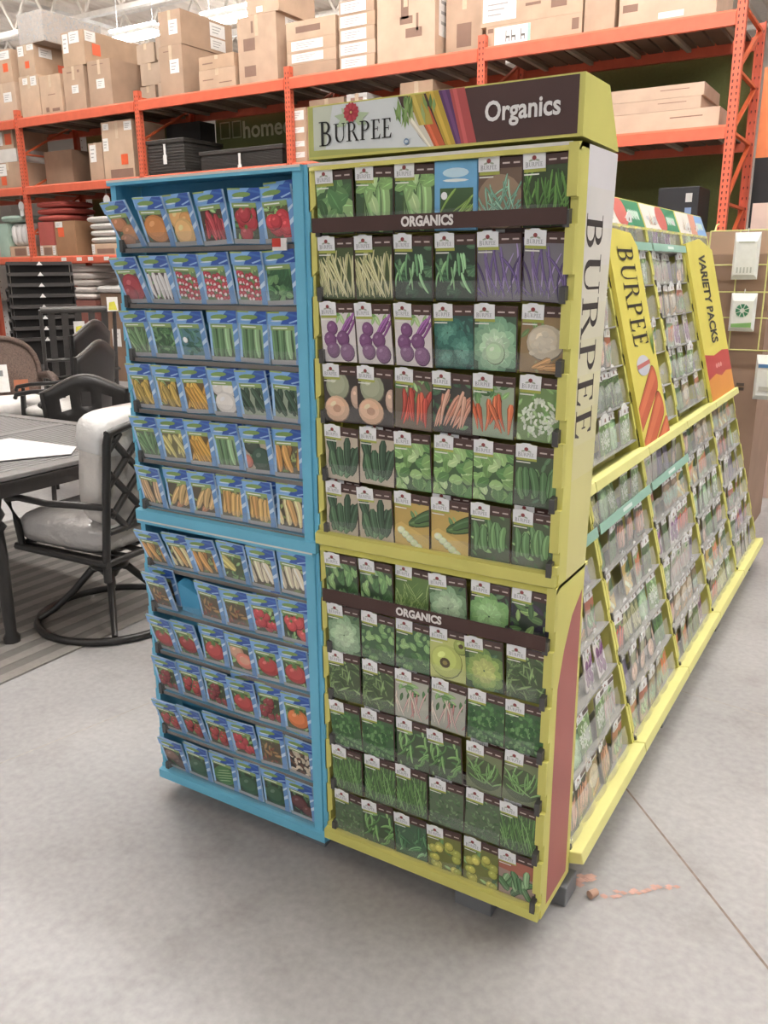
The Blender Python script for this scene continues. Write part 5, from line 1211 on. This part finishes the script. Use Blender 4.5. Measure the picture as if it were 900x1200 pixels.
# slatted chairs with tilted backs
def slat_chair(loc, rot, label, tagged=True):
    t = thing('slatted_chair', label, 'chair', loc, rot, 'slatted lounge chairs'); g = hx('474442')
    P = lambda u, v: (u, .25 + .45 * v, .42 + v)
    mb = MB(g); mb.tube([P(-.33, 0), P(-.33, .78)], .018, 8); mb.tube([P(.33, 0), P(.33, .78)], .018, 8); mb.tube([P(-.33, .78), P(.33, .78)], .03, 8); mb.tube([P(-.33, .30), P(.33, .30)], .018, 8); mb.build('back_frame', BLACKM, t)
    for k in range(5):
        u = -.24 + .12 * k; mb = MB(g); mb.bar(P(u, .02), P(u, .77), .06, .012, up=(0, -1, .45)); mb.build('back_slat', BLACKM, t)
    mb = MB(g)
    for k in range(5): mb.box(-.31, .31, -.33 + .12 * k, -.24 + .12 * k, .40, .415)
    mb.tube([(-.33, -.35, .405), (-.33, .3, .405)], .018, 8); mb.tube([(.33, -.35, .405), (.33, .3, .405)], .018, 8); mb.build('seat', BLACKM, t)
    for s in (-1, 1):
        for yy in (-.32, .3): mb = MB(g); mb.tube([(s * .33, yy, 0), (s * .33, yy, .60)], .017, 8); mb.build('leg', BLACKM, t)
        mb = MB(g); mb.box(s * .33 - .03, s * .33 + .03, -.36, .42, .60, .62); mb.build('armrest', BLACKM, t)
    if tagged:
        for (u, v) in ((-.31, .82), (.0, .6)):
            mb = MB(hx('e6e2dc')); p = P(u, v); mb.box(p[0] - .05, p[0] + .05, p[1] + .05, p[1] + .056, p[2] - .06, p[2] + .07); mb.poly([(p[0] - .04, p[1] + .0565, p[2] - .05), (p[0] + .04, p[1] + .0565, p[2] - .05), (p[0] + .03, p[1] + .0565, p[2] + .02), (p[0] - .02, p[1] + .0565, p[2] + .03)], hx('d9d24f')); mb.build('price_tag', PRINT, t)
    return t
slat_chair((-6.05, 4.25, 0), math.radians(-125), 'dark slatted chair with two yellow price tags beside the chair stack')
# stack of sling chairs
def sling(z, dx, k):
    t = thing('stacking_chair', 'black sling chair in the tall stack left of the slatted chair, %s from top' % (ORD + ['seventh', 'eighth'])[k], 'chair', (-6.98 + dx * .79, 4.6 - dx * .61, z), math.radians(-125), 'stacked black sling chairs')
    c = hx('262423')
    mb = MB(c); vs = []; fs = []
    prof = [(-.26, .42), (0, .40), (.2, .40), (.25, .46), (.30, .62), (.35, .80), (.37, .88), (.39, .885)]
    for y, zz in prof: vs += [(-.29, y, zz), (.29, y, zz)]
    for i in range(len(prof) - 1): fs.append((2 * i, 2 * i + 1, 2 * i + 3, 2 * i + 2))
    mb.add(vs, fs, None, False); o = mb.build('sling_seat', FABRIC, t); md = o.modifiers.new('thickness', 'SOLIDIFY'); md.thickness = .01
    for s in (-1, 1):
        mb = MB(hx('3a3735')); mb.tube([(s * .31, y, zz) for y, zz in prof], .014, 6); mb.tube([(s * .32, -.3, 0), (s * .32, -.26, .42), (s * .34, -.25, .60), (s * .34, .2, .62), (s * .31, .31, .64)], .014, 6); mb.tube([(s * .32, .34, 0), (s * .31, .2, .40)], .014, 6); mb.build('side_frame', BLACKM, t)
    mb = MB(hx('3f3b39')); mb.bar((-.31, .39, .88), (.31, .39, .88), .05, .035); mb.build('top_rail', BLACKM, t)
    mb = MB(hx('e6e4e0')); mb.poly([(-.03, .426, .862), (.03, .426, .862), (0, .426, .902)]); mb.build('white_tag', PRINT, t)
for k in range(8): sling(.107 * (7 - k), .045 * k, k)

# ------------------------------------------------------------------ view
scene.view_settings.view_transform = 'Standard'
scene.view_settings.look = 'None'
scene.view_settings.exposure = 0.35
scene.view_settings.gamma = 1.0
scene.view_settings.use_curve_mapping = False
scene.cycles.transparent_max_bounces = 16
scene.cycles.max_bounces = 6
scene.cycles.use_denoising = True
print('packets', NPACK[0], 'mass', massn)
